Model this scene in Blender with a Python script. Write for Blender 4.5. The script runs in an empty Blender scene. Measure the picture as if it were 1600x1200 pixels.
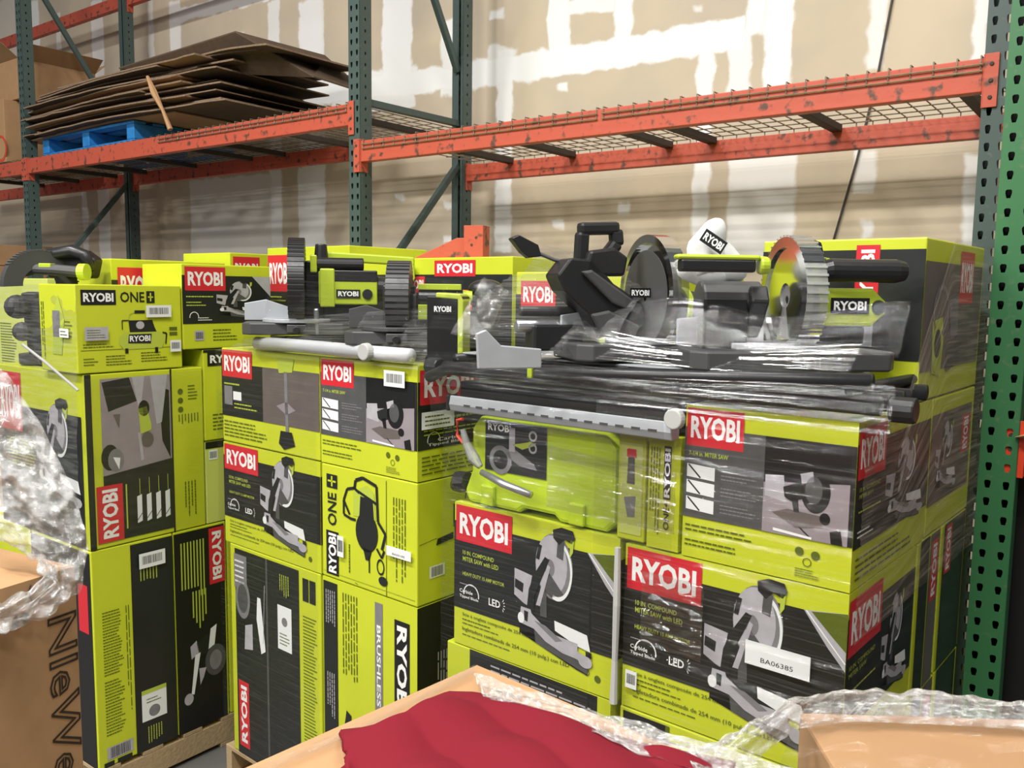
import bpy, math, random
from mathutils import Vector, Matrix, noise
random.seed(7)
SC = bpy.context.scene
COL = SC.collection
R = math.radians
# ------------------------------------------------------------------ camera
FPX, PITCH, ROLL, CZ = 1350.0, R(6.15), R(0.76), 2.05
FWD = Vector((0, math.cos(PITCH), -math.sin(PITCH)))
UP0 = Vector((0, math.sin(PITCH), math.cos(PITCH)))
RGT = Vector((1, 0, 0)) * math.cos(ROLL) + UP0 * math.sin(ROLL)
UPV = UP0 * math.cos(ROLL) - Vector((1, 0, 0)) * math.sin(ROLL)
CAM = Vector((0, 0, CZ))
cam = bpy.data.objects.new('camera', bpy.data.cameras.new('camera'))
COL.objects.link(cam)
cam.data.sensor_width = 36; cam.data.lens = 36 * FPX / 1600
cam.data.clip_start = 0.05
cam.matrix_world = Matrix((
    (RGT.x, UPV.x, -FWD.x, 0), (RGT.y, UPV.y, -FWD.y, 0), (RGT.z, UPV.z, -FWD.z, CZ), (0, 0, 0, 1)))
SC.camera = cam
# ------------------------------------------------------------------ light
w = bpy.data.worlds.new('world'); SC.world = w; w.use_nodes = True
w.node_tree.nodes['Background'].inputs[0].default_value = (0.93, 0.97, 1.0, 1)
w.node_tree.nodes['Background'].inputs[1].default_value = 0.13
def lamp(x, y, z, sx, sy, power, rz=0.0):
    l = bpy.data.lights.new('bay_and_glint_lamp', 'AREA'); l.shape = 'RECTANGLE'
    l.size = sx; l.size_y = sy; l.energy = power; l.color = (1.0, 0.985, 0.94)
    o = bpy.data.objects.new('bay_and_glint_lamp', l); COL.objects.link(o)
    o.location = (x, y, z); o.rotation_euler = (0, 0, rz)
RZ = R(-36.75)
for lx, ly, pw in ((-3.4, 1.6, 300), (-1.0, -0.2, 320), (1.4, -2.6, 170), (-5.4, -2.2, 260), (-2.6, -4.2, 230), (1.5, 1.6, 90), (-8.5, -1.6, 260), (-11.5, -4.6, 300), (-12.5, 0.8, 300), (-7.5, -5.5, 260)):  # last four are unseen lamps, added so the film folds catch glints
    lamp(lx, ly, 6.6, 1.25, 0.36, pw, RZ)
SC.view_settings.view_transform = 'Standard'
SC.view_settings.look = 'None'
SC.view_settings.exposure = -0.12
SC.view_settings.gamma = 1.0
SC.view_settings.use_curve_mapping = False

# ------------------------------------------------------------------ helpers
def ray(px, py):
    return FWD + RGT * ((px - 800) / FPX) - UPV * ((py - 600) / FPX)
def at_y(px, py, y):
    d = ray(px, py); return CAM + d * (y / d.y)
def at_z(px, py, z):
    d = ray(px, py); return CAM + d * ((z - CZ) / d.z)
def on_plane(px, py, p, n):
    d = ray(px, py); return CAM + d * ((Vector(p) - CAM).dot(n) / d.dot(n))

MATS = {}
def pbsdf(name):
    m = bpy.data.materials.new(name); m.use_nodes = True
    return m, m.node_tree.nodes, m.node_tree.links, m.node_tree.nodes['Principled BSDF']
def mat(name, rgb, rough=0.5, metal=0.0, var=0.0, bump=0.0, scale=20.0, coat=0.0, spec=0.5, rgb2=None, thr=None, stretch=None):
    m, n, l, b = pbsdf(name)
    b.inputs['Base Color'].default_value = (*rgb, 1); b.inputs['Roughness'].default_value = rough
    b.inputs['Metallic'].default_value = metal; b.inputs['Coat Weight'].default_value = coat
    b.inputs['Specular IOR Level'].default_value = spec
    tc = n.new('ShaderNodeTexCoord'); mp = n.new('ShaderNodeMapping')
    if stretch: mp.inputs['Scale'].default_value = stretch
    l.new(tc.outputs['Object'], mp.inputs[0])
    nz = n.new('ShaderNodeTexNoise'); nz.inputs['Scale'].default_value = scale; nz.inputs['Detail'].default_value = 5
    l.new(mp.outputs[0], nz.inputs['Vector'])
    if rgb2 is not None or var > 0:
        c2 = rgb2 if rgb2 is not None else tuple(c * (1 - var) for c in rgb)
        mx = n.new('ShaderNodeMix'); mx.data_type = 'RGBA'
        mx.inputs[6].default_value = (*rgb, 1); mx.inputs[7].default_value = (*c2, 1)
        if thr:
            rp = n.new('ShaderNodeMapRange'); rp.inputs[1].default_value = thr[0]; rp.inputs[2].default_value = thr[1]
            l.new(nz.outputs[0], rp.inputs[0]); l.new(rp.outputs[0], mx.inputs[0])
        else:
            l.new(nz.outputs[0], mx.inputs[0])
        l.new(mx.outputs[2], b.inputs['Base Color'])
    if bump > 0:
        bp = n.new('ShaderNodeBump'); bp.inputs['Strength'].default_value = bump; bp.inputs['Distance'].default_value = 0.01
        l.new(nz.outputs[0], bp.inputs['Height']); l.new(bp.outputs[0], b.inputs['Normal'])
    MATS[name] = m
    return m
PRB = dict(rough=0.38, bump=0.12, scale=9.0)
mat('lime', (0.60, 0.66, 0.030), var=0.12, **PRB)
mat('lime_pale', (0.62, 0.68, 0.16), var=0.12, **PRB)
mat('char', (0.019, 0.021, 0.020), var=0.3, **PRB)
mat('black', (0.010, 0.010, 0.011), **PRB)
mat('red', (0.62, 0.022, 0.035), **PRB)
mat('white', (0.86, 0.86, 0.84), **PRB)
mat('label', (0.80, 0.81, 0.80), rough=0.5)
mat('g1', (0.52, 0.50, 0.53), var=0.35, rough=0.45, scale=30)
mat('g2', (0.25, 0.24, 0.25), var=0.4, rough=0.45, scale=30)
mat('g3', (0.10, 0.10, 0.10), var=0.4, rough=0.45, scale=30)
mat('mauve', (0.36, 0.31, 0.33), var=0.35, rough=0.45, scale=14)
mat('brownp', (0.16, 0.13, 0.12), var=0.35, rough=0.45, scale=14)
mat('ink', (0.10, 0.13, 0.012), rough=0.45)
mat('ltext', (0.46, 0.55, 0.06), rough=0.45)
mat('seam', (0.30, 0.36, 0.02), rough=0.6)
mat('card', (0.47, 0.275, 0.135), rough=0.8, var=0.25, scale=14, bump=0.1)
mat('card_light', (0.46, 0.26, 0.125), rough=0.8, var=0.15, scale=10, bump=0.08)
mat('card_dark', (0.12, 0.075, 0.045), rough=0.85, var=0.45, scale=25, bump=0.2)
mat('card_edge', (0.33, 0.22, 0.14), rough=0.9, var=0.6, scale=60, bump=0.4)
mat('outline', (0.08, 0.055, 0.035), rough=0.8)
mat('wood', (0.50, 0.36, 0.20), rough=0.75, var=0.4, scale=8, bump=0.3, stretch=(1, 8, 8))
mat('blue', (0.03, 0.30, 0.78), rough=0.5, var=0.6, scale=18, bump=0.3)
mat('orange', (0.50, 0.085, 0.045), rough=0.5, rgb2=(0.10, 0.045, 0.03), thr=(0.56, 0.66), scale=22, bump=0.15)
mat('orange_new', (0.72, 0.06, 0.02), rough=0.4, var=0.1)
mat('post_grey', (0.055, 0.085, 0.078), rough=0.45, rgb2=(0.12, 0.13, 0.11), thr=(0.62, 0.75), scale=40)
mat('post_green', (0.035, 0.15, 0.055), rough=0.42, rgb2=(0.09, 0.16, 0.08), thr=(0.6, 0.7), scale=30)
mat('wire', (0.33, 0.26, 0.18), rough=0.45, metal=0.5, var=0.5, scale=60)
mat('channel', (0.06, 0.045, 0.035), rough=0.7, var=0.4)
mat('cloth', (0.19, 0.014, 0.024), spec=0.1, rough=0.95, var=0.15, scale=5, bump=0.12)
mat('toolblack', (0.018, 0.018, 0.019), rough=0.35, bump=0.05, scale=60)
mat('toolgrey', (0.06, 0.06, 0.06), rough=0.45)
mat('toollime', (0.45, 0.56, 0.04), rough=0.3)
mat('alu', (0.62, 0.63, 0.66), rough=0.3, metal=0.85, var=0.15, scale=30)
mat('silver', (0.85, 0.86, 0.88), rough=0.22, metal=0.35, var=0.1)
mat('alu_matte', (0.5, 0.52, 0.55), rough=0.5, metal=0.3, var=0.2)
mat('bag', (0.72, 0.73, 0.72), rough=0.8, bump=0.3, scale=12)
mat('rubber', (0.45, 0.45, 0.43), rough=0.6)
mat('floorm', (0.16, 0.155, 0.15), rough=0.45, var=0.4, scale=2.0, bump=0.05)
mat('cable', (0.05, 0.045, 0.04), rough=0.6)
mat('case', (0.56, 0.72, 0.03), rough=0.3, var=0.1, bump=0.05)
mat('redtip', (0.6, 0.05, 0.03), rough=0.4)
def clear_plastic(name, tint, milky, rough=0.12):
    m = bpy.data.materials.new(name); m.use_nodes = True
    n = m.node_tree.nodes; l = m.node_tree.links; n.clear()
    out = n.new('ShaderNodeOutputMaterial'); tr = n.new('ShaderNodeBsdfTransparent'); tr.inputs[0].default_value = (*tint, 1)
    df = n.new('ShaderNodeBsdfDiffuse'); df.inputs[0].default_value = (0.6, 0.6, 0.58, 1)
    gl = n.new('ShaderNodeBsdfGlossy'); gl.inputs['Roughness'].default_value = rough
    fr = n.new('ShaderNodeFresnel'); fr.inputs[0].default_value = 1.5
    m1 = n.new('ShaderNodeMixShader'); m1.inputs[0].default_value = milky
    m2 = n.new('ShaderNodeMixShader')
    l.new(tr.outputs[0], m1.inputs[1]); l.new(df.outputs[0], m1.inputs[2])
    l.new(fr.outputs[0], m2.inputs[0]); l.new(m1.outputs[0], m2.inputs[1]); l.new(gl.outputs[0], m2.inputs[2])
    l.new(m2.outputs[0], out.inputs[0]); MATS[name] = m
clear_plastic('guard_clear', (0.90, 0.92, 0.90), 0.36)
clear_plastic('guard_smoke', (0.72, 0.72, 0.70), 0.10)
def film_mat(name, lo, hi, gloss, sc=(1, 1, 1), scale=6.0, rough=0.10, bump=0.5, col=(0.75, 0.75, 0.72), w0=0.45, w1=0.75, tint=0.96):
    """stretch film: clear, milky where the layers fold, glossy; noise stretched along the pull"""
    m = bpy.data.materials.new(name); m.use_nodes = True
    n = m.node_tree.nodes; l = m.node_tree.links; n.clear()
    out = n.new('ShaderNodeOutputMaterial'); tr = n.new('ShaderNodeBsdfTransparent'); tr.inputs[0].default_value = (tint, tint, tint, 1)
    df = n.new('ShaderNodeBsdfDiffuse'); df.inputs[0].default_value = (*col, 1)
    gl = n.new('ShaderNodeBsdfGlossy'); gl.inputs['Roughness'].default_value = rough
    tc = n.new('ShaderNodeTexCoord'); mp = n.new('ShaderNodeMapping'); mp.inputs['Scale'].default_value = sc
    l.new(tc.outputs['UV'], mp.inputs[0])
    nz = n.new('ShaderNodeTexNoise'); nz.inputs['Scale'].default_value = scale; nz.inputs['Detail'].default_value = 6
    nz.inputs['Roughness'].default_value = 0.62
    l.new(mp.outputs[0], nz.inputs['Vector'])
    rp = n.new('ShaderNodeMapRange'); rp.inputs[1].default_value = w0; rp.inputs[2].default_value = w1
    rp.inputs[3].default_value = lo; rp.inputs[4].default_value = hi
    l.new(nz.outputs[0], rp.inputs[0])
    bp = n.new('ShaderNodeBump'); bp.inputs['Strength'].default_value = bump; bp.inputs['Distance'].default_value = 0.02
    l.new(nz.outputs[0], bp.inputs['Height'])
    l.new(bp.outputs[0], gl.inputs['Normal'])
    m1 = n.new('ShaderNodeMixShader'); m2 = n.new('ShaderNodeMixShader')
    l.new(rp.outputs[0], m1.inputs[0]); l.new(tr.outputs[0], m1.inputs[1]); l.new(df.outputs[0], m1.inputs[2])
    m2.inputs[0].default_value = gloss
    l.new(m1.outputs[0], m2.inputs[1]); l.new(gl.outputs[0], m2.inputs[2]); l.new(m2.outputs[0], out.inputs[0])
    MATS[name] = m
film_mat('film_h', 0.0, 0.08, 0.07, sc=(0.7, 30, 1), scale=2.2, rough=0.055, bump=0.22, w0=0.52)
film_mat('film_side', 0.08, 0.40, 0.06, sc=(1.2, 26, 1), scale=2.2, rough=0.14, bump=0.5, col=(0.55, 0.46, 0.38))  # brown tint in the haze imitates reflections on the stack's right side
film_mat('film_dense', 0.0, 0.03, 0.10, sc=(0.7, 16, 1), scale=2.0, rough=0.07, bump=0.22, tint=0.9, w0=0.55)
film_mat('film_glint', 0.0, 0.10, 0.24, sc=(0.7, 14, 1), scale=2.0, rough=0.05, bump=0.2, tint=0.94, w0=0.5)
film_mat('film_soft', 0.02, 0.18, 0.12, sc=(1.2, 14, 1), scale=2.0, rough=0.10, bump=0.3)
film_mat('film_crumple', 0.08, 0.62, 0.28, sc=(5, 5, 1), scale=2.5, rough=0.07, bump=0.6, col=(0.8, 0.8, 0.78), w0=0.42, w1=0.7)
film_mat('film_light', 0.0, 0.05, 0.05, sc=(0.8, 40, 1), scale=2.2, rough=0.10, bump=0.3, w0=0.5)

TXT = {}
def text2d(s, bold=0.0, font_w=1.0, outline=0.0):
    k = (s, bold, outline)
    if k in TXT: return TXT[k]
    c = bpy.data.curves.new('t', 'FONT'); c.body = s; c.resolution_u = 2; c.offset = bold
    if outline: c.fill_mode = 'NONE'; c.bevel_depth = outline; c.bevel_resolution = 0
    o = bpy.data.objects.new('t', c); COL.objects.link(o)
    m = o.to_mesh()
    vs = [(v.co.x, v.co.y) for v in m.vertices]; fs = [tuple(p.vertices) for p in m.polygons]
    o.to_mesh_clear(); bpy.data.objects.remove(o); bpy.data.curves.remove(c)
    x0 = min(v[0] for v in vs); x1 = max(v[0] for v in vs); y0 = min(v[1] for v in vs); y1 = max(v[1] for v in vs)
    vs = [((x - x0) / (x1 - x0), (y - y0) / (y1 - y0)) for x, y in vs]
    TXT[k] = (vs, fs); return TXT[k]

class MB:
    def __init__(s): s.v = []; s.f = []; s.m = []; s.uv = None
    def add(s, vs, fs, m):
        o = len(s.v); s.v += [Vector(p) for p in vs]; s.f += [tuple(i + o for i in f) for f in fs]; s.m += [m] * len(fs)
    def box(s, x0, x1, y0, y1, z0, z1, m, M=None):
        vs = [Vector((x, y, z)) for z in (z0, z1) for y in (y0, y1) for x in (x0, x1)]
        if M is not None: vs = [M @ v for v in vs]
        s.add(vs, [(0, 2, 3, 1), (4, 5, 7, 6), (0, 1, 5, 4), (2, 6, 7, 3), (0, 4, 6, 2), (1, 3, 7, 5)], m)
    def bar(s, p0, p1, w, h, m, up=(0, 0, 1)):
        p0 = Vector(p0); p1 = Vector(p1); d = (p1 - p0).normalized(); u = Vector(up)
        r = d.cross(u).normalized(); u = r.cross(d)
        vs = [p + r * a * w / 2 + u * b * h / 2 for p in (p0, p1) for a, b in ((-1, -1), (1, -1), (1, 1), (-1, 1))]
        s.add(vs, [(0, 1, 2, 3), (7, 6, 5, 4), (0, 4, 5, 1), (1, 5, 6, 2), (2, 6, 7, 3), (3, 7, 4, 0)], m)
    def cyl(s, p0, p1, r0, r1, m, n=16, caps=True):
        p0 = Vector(p0); p1 = Vector(p1); d = (p1 - p0).normalized()
        a = Vector((0, 0, 1)) if abs(d.z) < 0.9 else Vector((1, 0, 0))
        u = d.cross(a).normalized(); v = d.cross(u)
        vs = []
        for p, r in ((p0, r0), (p1, r1)):
            vs += [p + (u * math.cos(t) + v * math.sin(t)) * r for t in (2 * math.pi * i / n for i in range(n))]
        fs = [(i, (i + 1) % n, n + (i + 1) % n, n + i) for i in range(n)]
        if caps: fs += [tuple(range(n - 1, -1, -1)), tuple(range(n, 2 * n))]
        s.add(vs, fs, m)
    def tube(s, pts, r, m, n=10):
        pts = [Vector(p) for p in pts]; rings = []
        for i, p in enumerate(pts):
            d = (pts[min(i + 1, len(pts) - 1)] - pts[max(i - 1, 0)]).normalized()
            a = Vector((0, 0, 1)) if abs(d.z) < 0.95 else Vector((1, 0, 0))
            u = d.cross(a).normalized(); v = d.cross(u)
            rr = r[i] if isinstance(r, (list, tuple)) else r
            rings.append([p + (u * math.cos(t) + v * math.sin(t)) * rr for t in (2 * math.pi * k / n for k in range(n))])
        vs = [q for g in rings for q in g]; fs = []
        for i in range(len(pts) - 1):
            fs += [(i * n + k, i * n + (k + 1) % n, (i + 1) * n + (k + 1) % n, (i + 1) * n + k) for k in range(n)]
        fs += [tuple(range(n - 1, -1, -1)), tuple(range((len(pts) - 1) * n, len(pts) * n))]
        s.add(vs, fs, m)
    def ell(s, c, rx, ry, rz, m, nu=16, nv=10, M=None, warp=0.0):
        c = Vector(c); vs = []
        for j in range(nv + 1):
            ph = math.pi * j / nv
            for i in range(nu):
                t = 2 * math.pi * i / nu
                q = Vector((rx * math.sin(ph) * math.cos(t), ry * math.sin(ph) * math.sin(t), rz * math.cos(ph)))
                if warp: q *= 1 + warp * noise.noise(q * 14 + c)
                if M is not None: q = M @ q
                vs.append(c + q)
        fs = [(j * nu + i, (j + 1) * nu + i, (j + 1) * nu + (i + 1) % nu, j * nu + (i + 1) % nu) for j in range(nv) for i in range(nu)]
        s.add(vs, fs, m)
    def prism(s, pts, ex, m):
        """polygon (list of 3D points) extruded by vector ex"""
        pts = [Vector(p) for p in pts]; n = len(pts); ex = Vector(ex)
        vs = pts + [p + ex for p in pts]
        s.add(vs, [tuple(range(n)), tuple(range(2 * n - 1, n - 1, -1))] + [(i, n + i, n + (i + 1) % n, (i + 1) % n) for i in range(n)], m)
    def sector(s, c, ax, r0, r1, t0, t1, th, m, n=24, e0=Vector((0, 1, 0)), e1=Vector((0, 0, 1))):
        """ring sector of thickness th along ax"""
        c = Vector(c); ax = Vector(ax); vs = []
        for i in range(n + 1):
            t = t0 + (t1 - t0) * i / n; d = e0 * math.cos(t) + e1 * math.sin(t)
            for r in (r0, r1):
                for k in (-.5, .5): vs.append(c + d * r + ax * th * k)
        fs = []
        for i in range(n):
            a = i * 4; b = a + 4
            fs += [(a, b, b + 1, a + 1), (a + 2, a + 3, b + 3, b + 2), (a, a + 2, b + 2, b), (a + 1, b + 1, b + 3, a + 3)]
        fs += [(0, 1, 3, 2), (n * 4, n * 4 + 2, n * 4 + 3, n * 4 + 1)]
        s.add(vs, fs, m)
    def build(s, name, parent=None, origin=None, loc=None, rz=None, bevel=0.0, smooth=False, solid=0.0, uvs=None):
        me = bpy.data.meshes.new(name)
        vs = s.v if origin is None else [p - Vector(origin) for p in s.v]
        me.from_pydata(vs, [], s.f)
        names = []
        for k in s.m:
            if k not in names: names.append(k)
        for k in names: me.materials.append(MATS[k])
        me.polygons.foreach_set('material_index', [names.index(k) for k in s.m])
        if smooth: me.polygons.foreach_set('use_smooth', [True] * len(s.f))
        if uvs:
            ul = me.uv_layers.new(name='uv')
            for lp in me.loops: ul.data[lp.index].uv = uvs[lp.vertex_index]
        me.update()
        o = bpy.data.objects.new(name, me); COL.objects.link(o)
        if parent is not None: o.parent = parent
        if loc is not None: o.location = loc
        elif origin is not None and parent is None: o.location = origin
        if rz is not None: o.rotation_euler = (0, 0, rz)
        if bevel:
            b = o.modifiers.new('bevel', 'BEVEL'); b.width = bevel; b.segments = 2; b.limit_method = 'ANGLE'; b.angle_limit = R(50)
        if solid:
            b = o.modifiers.new('solid', 'SOLIDIFY'); b.thickness = solid
        return o
def tag(o, label, cat, group=None, kind=None):
    o['label'] = label; o['category'] = cat
    if group: o['group'] = group
    if kind: o['kind'] = kind
    return o
def thing(name, label, cat, loc, rz=0.0, group=None):
    o = bpy.data.objects.new(name, None); COL.objects.link(o); o.empty_display_size = 0.1
    o.location = loc; o.rotation_euler = (0, 0, rz)
    return tag(o, label, cat, group)

# ------------------------------------------------------------------ printing on faces
class Face:
    """a rectangle of a carton; draws print in 0..1 coordinates a hair above the board"""
    def __init__(s, mb, o, u, v, n, W, H): s.mb, s.o, s.u, s.v, s.n, s.W, s.H = mb, Vector(o), Vector(u), Vector(v), Vector(n), W, H
    def P(s, a, b, L): return s.o + s.u * (a * s.W) + s.v * (b * s.H) + s.n * (0.0012 + 0.00035 * L)
    def poly(s, pts, m, L=1): s.mb.add([s.P(a, b, L) for a, b in pts], [tuple(range(len(pts)))], m)
    def rect(s, a0, b0, a1, b1, m, L=1): s.poly([(a0, b0), (a1, b0), (a1, b1), (a0, b1)], m, L)
    def disc(s, a, b, r, m, L=1, n=20, sx=1.0):
        s.poly([(a + r * sx * math.cos(t) / s.W, b + r * math.sin(t) / s.H) for t in (2 * math.pi * i / n for i in range(n))], m, L)
    def ring(s, a, b, r, w, m, L=1, n=20, t0=0, t1=2 * math.pi, sx=1.0):
        for i in range(n):
            q = [t0 + (t1 - t0) * k / n for k in (i, i + 1)]
            s.poly([(a + sx * rr * math.cos(t) / s.W, b + rr * math.sin(t) / s.H) for t, rr in ((q[0], r), (q[1], r), (q[1], r - w), (q[0], r - w))], m, L)
    def line(s, pts, w, m, L=1):
        for (x0, y0), (x1, y1) in zip(pts, pts[1:]):
            dx = (x1 - x0) * s.W; dy = (y1 - y0) * s.H; d = math.hypot(dx, dy) or 1
            nx = -dy / d * w / 2 / s.W; ny = dx / d * w / 2 / s.H
            s.poly([(x0 - nx, y0 - ny), (x1 - nx, y1 - ny), (x1 + nx, y1 + ny), (x0 + nx, y0 + ny)], m, L)
    def text(s, t, a0, b0, a1, b1, m, L=2, rot=0, bold=0.0):
        vs, fs = text2d(t, bold)
        out = []
        for x, y in vs:
            if rot == 90: x, y = 1 - y, x
            elif rot == -90: x, y = y, 1 - x
            out.append(s.P(a0 + (a1 - a0) * x, b0 + (b1 - b0) * y, L))
        s.mb.add(out, fs, m)
    def logo(s, a0, b0, a1, b1, bg='red', rot=0, L=2):
        s.rect(a0, b0, a1, b1, bg, L)
        da, db = (a1 - a0), (b1 - b0)
        if rot: s.text('RYOBI', a0 + da * .2, b0 + db * .07, a1 - da * .2, b1 - db * .07, 'white', L + 1, rot, 0.035)
        else: s.text('RYOBI', a0 + da * .07, b0 + db * .2, a1 - da * .07, b1 - db * .2, 'white', L + 1, 0, 0.035)
    def lines(s, a0, b0, a1, b1, n, m, L=2, vert=False, seed=0):
        """tiny print, too small to read: thin broken rules"""
        rd = random.Random(seed + n * 31)
        ext = (a1 - a0) * s.W if vert else (b1 - b0) * s.H
        n = max(n, int(ext / (.013 if m != 'label' else .02)))
        for i in range(n):
            t = (i + .5) / n; e = 1 - rd.random() * .3
            if vert:
                c = a0 + (a1 - a0) * t; h = (a1 - a0) / n * .17; p = 0.0
                while p < e:
                    q = min(e, p + .05 + rd.random() * .09); s.rect(c - h, b1 - (b1 - b0) * q, c + h, b1 - (b1 - b0) * p, m, L); p = q + .018
            else:
                c = b1 - (b1 - b0) * t; h = (b1 - b0) / n * .17; p = 0.0
                while p < e:
                    q = min(e, p + .05 + rd.random() * .09); s.rect(a0 + (a1 - a0) * p, c - h, a0 + (a1 - a0) * q, c + h, m, L); p = q + .018
    def barcode(s, a0, b0, a1, b1, L=3, vert=False, seed=1):
        rd = random.Random(seed); p = 0.0
        while p < .97:
            q = min(1, p + .015 + rd.random() * .03)
            if vert: s.rect(a0, b0 + (b1 - b0) * p, a1, b0 + (b1 - b0) * q, 'char', L)
            else: s.rect(a0 + (a1 - a0) * p, b0, a0 + (a1 - a0) * q, b1, 'char', L)
            p = q + .02 + rd.random() * .02
class Sub:
    """a rectangle inside a Face, y measured downwards in picture units"""
    def __init__(s, f, a0, b0, a1, b1, w, h): s.f, s.a0, s.b0, s.a1, s.b1, s.w, s.h = f, a0, b0, a1, b1, w, h
    def T(s, x, y): return (s.a0 + (s.a1 - s.a0) * x / s.w, s.b1 - (s.b1 - s.b0) * y / s.h)
    def poly(s, pts, m, L=3): s.f.poly([s.T(*p) for p in pts], m, L)
    def ell(s, x, y, rx, ry, m, L=3, n=24, t0=0, t1=2 * math.pi): s.poly([(x + rx * math.cos(t0 + (t1 - t0) * i / n), y + ry * math.sin(t0 + (t1 - t0) * i / n)) for i in range(n + (0 if t1 - t0 > 6.2 else 1))], m, L)
    def band(s, x, y, rx, ry, k, m, L=3, n=24, t0=0, t1=2 * math.pi):
        for i in range(n):
            q = [t0 + (t1 - t0) * j / n for j in (i, i + 1)]
            s.poly([(x + rx * e * math.cos(t), y + ry * e * math.sin(t)) for t, e in ((q[0], 1), (q[1], 1), (q[1], k), (q[0], k))], m, L)
    def line(s, pts, w, m, L=3): s.f.line([s.T(*p) for p in pts], w, m, L)

def pic_miter(f, a0, b0, a1, b1, L=3, lime=True):
    """picture of a miter saw printed on a carton"""
    s = Sub(f, a0, b0, a1, b1, 475, 690)
    s.poly([(40, 528), (130, 530), (130, 600), (380, 680), (440, 690), (445, 660), (130, 560), (40, 588)], 'black', L)
    s.poly([(130, 545), (445, 650), (440, 685), (140, 615)], 'g3', L + 1)
    s.poly([(5, 262), (113, 278), (85, 437), (62, 430), (5, 400)], 'g1', L)
    s.poly([(10, 315), (62, 330), (58, 378), (8, 360)], 'char', L + 1)
    s.ell(240, 205, 108, 165, 'g2', L)
    s.ell(225, 200, 92, 150, 'g1', L + 1)
    s.band(262, 220, 84, 150, .86, 'label', L + 2, t0=-1.3, t1=1.9)
    s.ell(215, 215, 30, 45, 'g2', L + 2)
    s.poly([(215, 240), (300, 330), (230, 360), (175, 330)], 'g3', L + 2)
    s.line([(160, 110), (145, 185)], 0.012, 'char', L + 3)
    s.poly([(188, 165), (215, 175), (130, 380), (128, 460), (85, 450), (95, 350), (130, 260)], 'char', L + 3)
    s.poly([(205, 200), (222, 210), (165, 420), (140, 420)], 'g1', L + 4)
    s.poly([(165, 330), (200, 330), (205, 470), (165, 470)], 'g3', L + 2)
    s.poly([(232, 20), (280, 0), (345, 6), (358, 40), (340, 70), (300, 55), (270, 88), (236, 60)], 'char', L + 4)
    s.poly([(262, 45), (300, 70), (292, 160), (255, 150)], 'g3', L + 3)
    if lime: s.poly([(330, 50), (352, 55), (348, 110), (330, 140)], 'ltext', L + 4)
    s.poly([(50, 450), (110, 452), (115, 470), (225, 540), (385, 548), (385, 585), (440, 600), (445, 640), (380, 625), (300, 620), (200, 590), (130, 545), (40, 535)], 'g1', L + 5)
    s.ell(52, 508, 20, 28, 'label', L + 6); s.poly([(70, 465), (95, 468), (92, 520), (72, 515)], 'char', L + 6)
    s.poly([(250, 470), (435, 492), (440, 510), (455, 570), (380, 560), (255, 520)], 'label', L + 4)
    s.poly([(130, 500), (200, 510), (300, 560), (260, 575)], 'g2', L + 6)
    s.ell(430, 625, 38, 30, 'g1', L + 7); s.poly([(430, 570), (462, 572), (465, 600), (432, 596)], 'char', L + 7)
def art_miter10(f, swoosh=True):
    f.rect(0, .26, 1, .87, 'char', 1)
    f.logo(.012, .735, .385, .985, 'red')
    f.text('10 IN. COMPOUND', .06, .645, .27, .675, 'ltext', bold=.01); f.text('MITER SAW with LED', .06, .600, .30, .632, 'ltext', bold=.01)
    f.text('HEAVY DUTY 15 AMP MOTOR', .06, .50, .34, .525, 'ltext', bold=.01)
    f.ring(.12, .375, .032, .0035, 'white', 2, t0=-.2, t1=3.3)
    f.text('Carbide', .04, .375, .13, .40, 'white', 3, bold=.01); f.text('Tipped Blade', .04, .335, .17, .36, 'white', 3, bold=.01)
    f.lines(.04, .43, .15, .445, 1, 'g1')
    f.text('LED', .24, .345, .315, .395, 'white', 3, bold=.02)
    for k in range(5):
        t = -1.0 + k * .5; f.line([(.325 + .012 * math.cos(t), .37 + .03 * math.sin(t)), (.325 + .022 * math.cos(t), .37 + .05 * math.sin(t))], .002, 'white', 3)
    f.text('Scie à onglets composée de 254 mm', .06, .205, .50, .235, 'ink', bold=.01); f.lines(.06, .175, .25, .20, 1, 'ink'); f.lines(.06, .15, .35, .17, 1, 'ink', seed=4)
    f.text('Ingletadora combinada de 254 mm (10 pulg.) con LED', .06, .10, .74, .135, 'ink', bold=.01); f.lines(.06, .07, .4, .09, 1, 'ink', seed=8)
    f.disc(.90, .10, .010, 'ink', 2); f.ring(.84, .12, .010, .002, 'ink', 2)
    if swoosh:
        f.poly([(.83, .87), (1, .90), (1, .60), (.93, .70)], 'g1', 2); f.poly([(.86, .87), (1, .90), (1, .70), (.94, .77)], 'ink', 3); f.line([(.84, .87), (.93, .74), (1, .64)], .003, 'white', 4)
    pic_miter(f, .40, .10, .88, .99)
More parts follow.
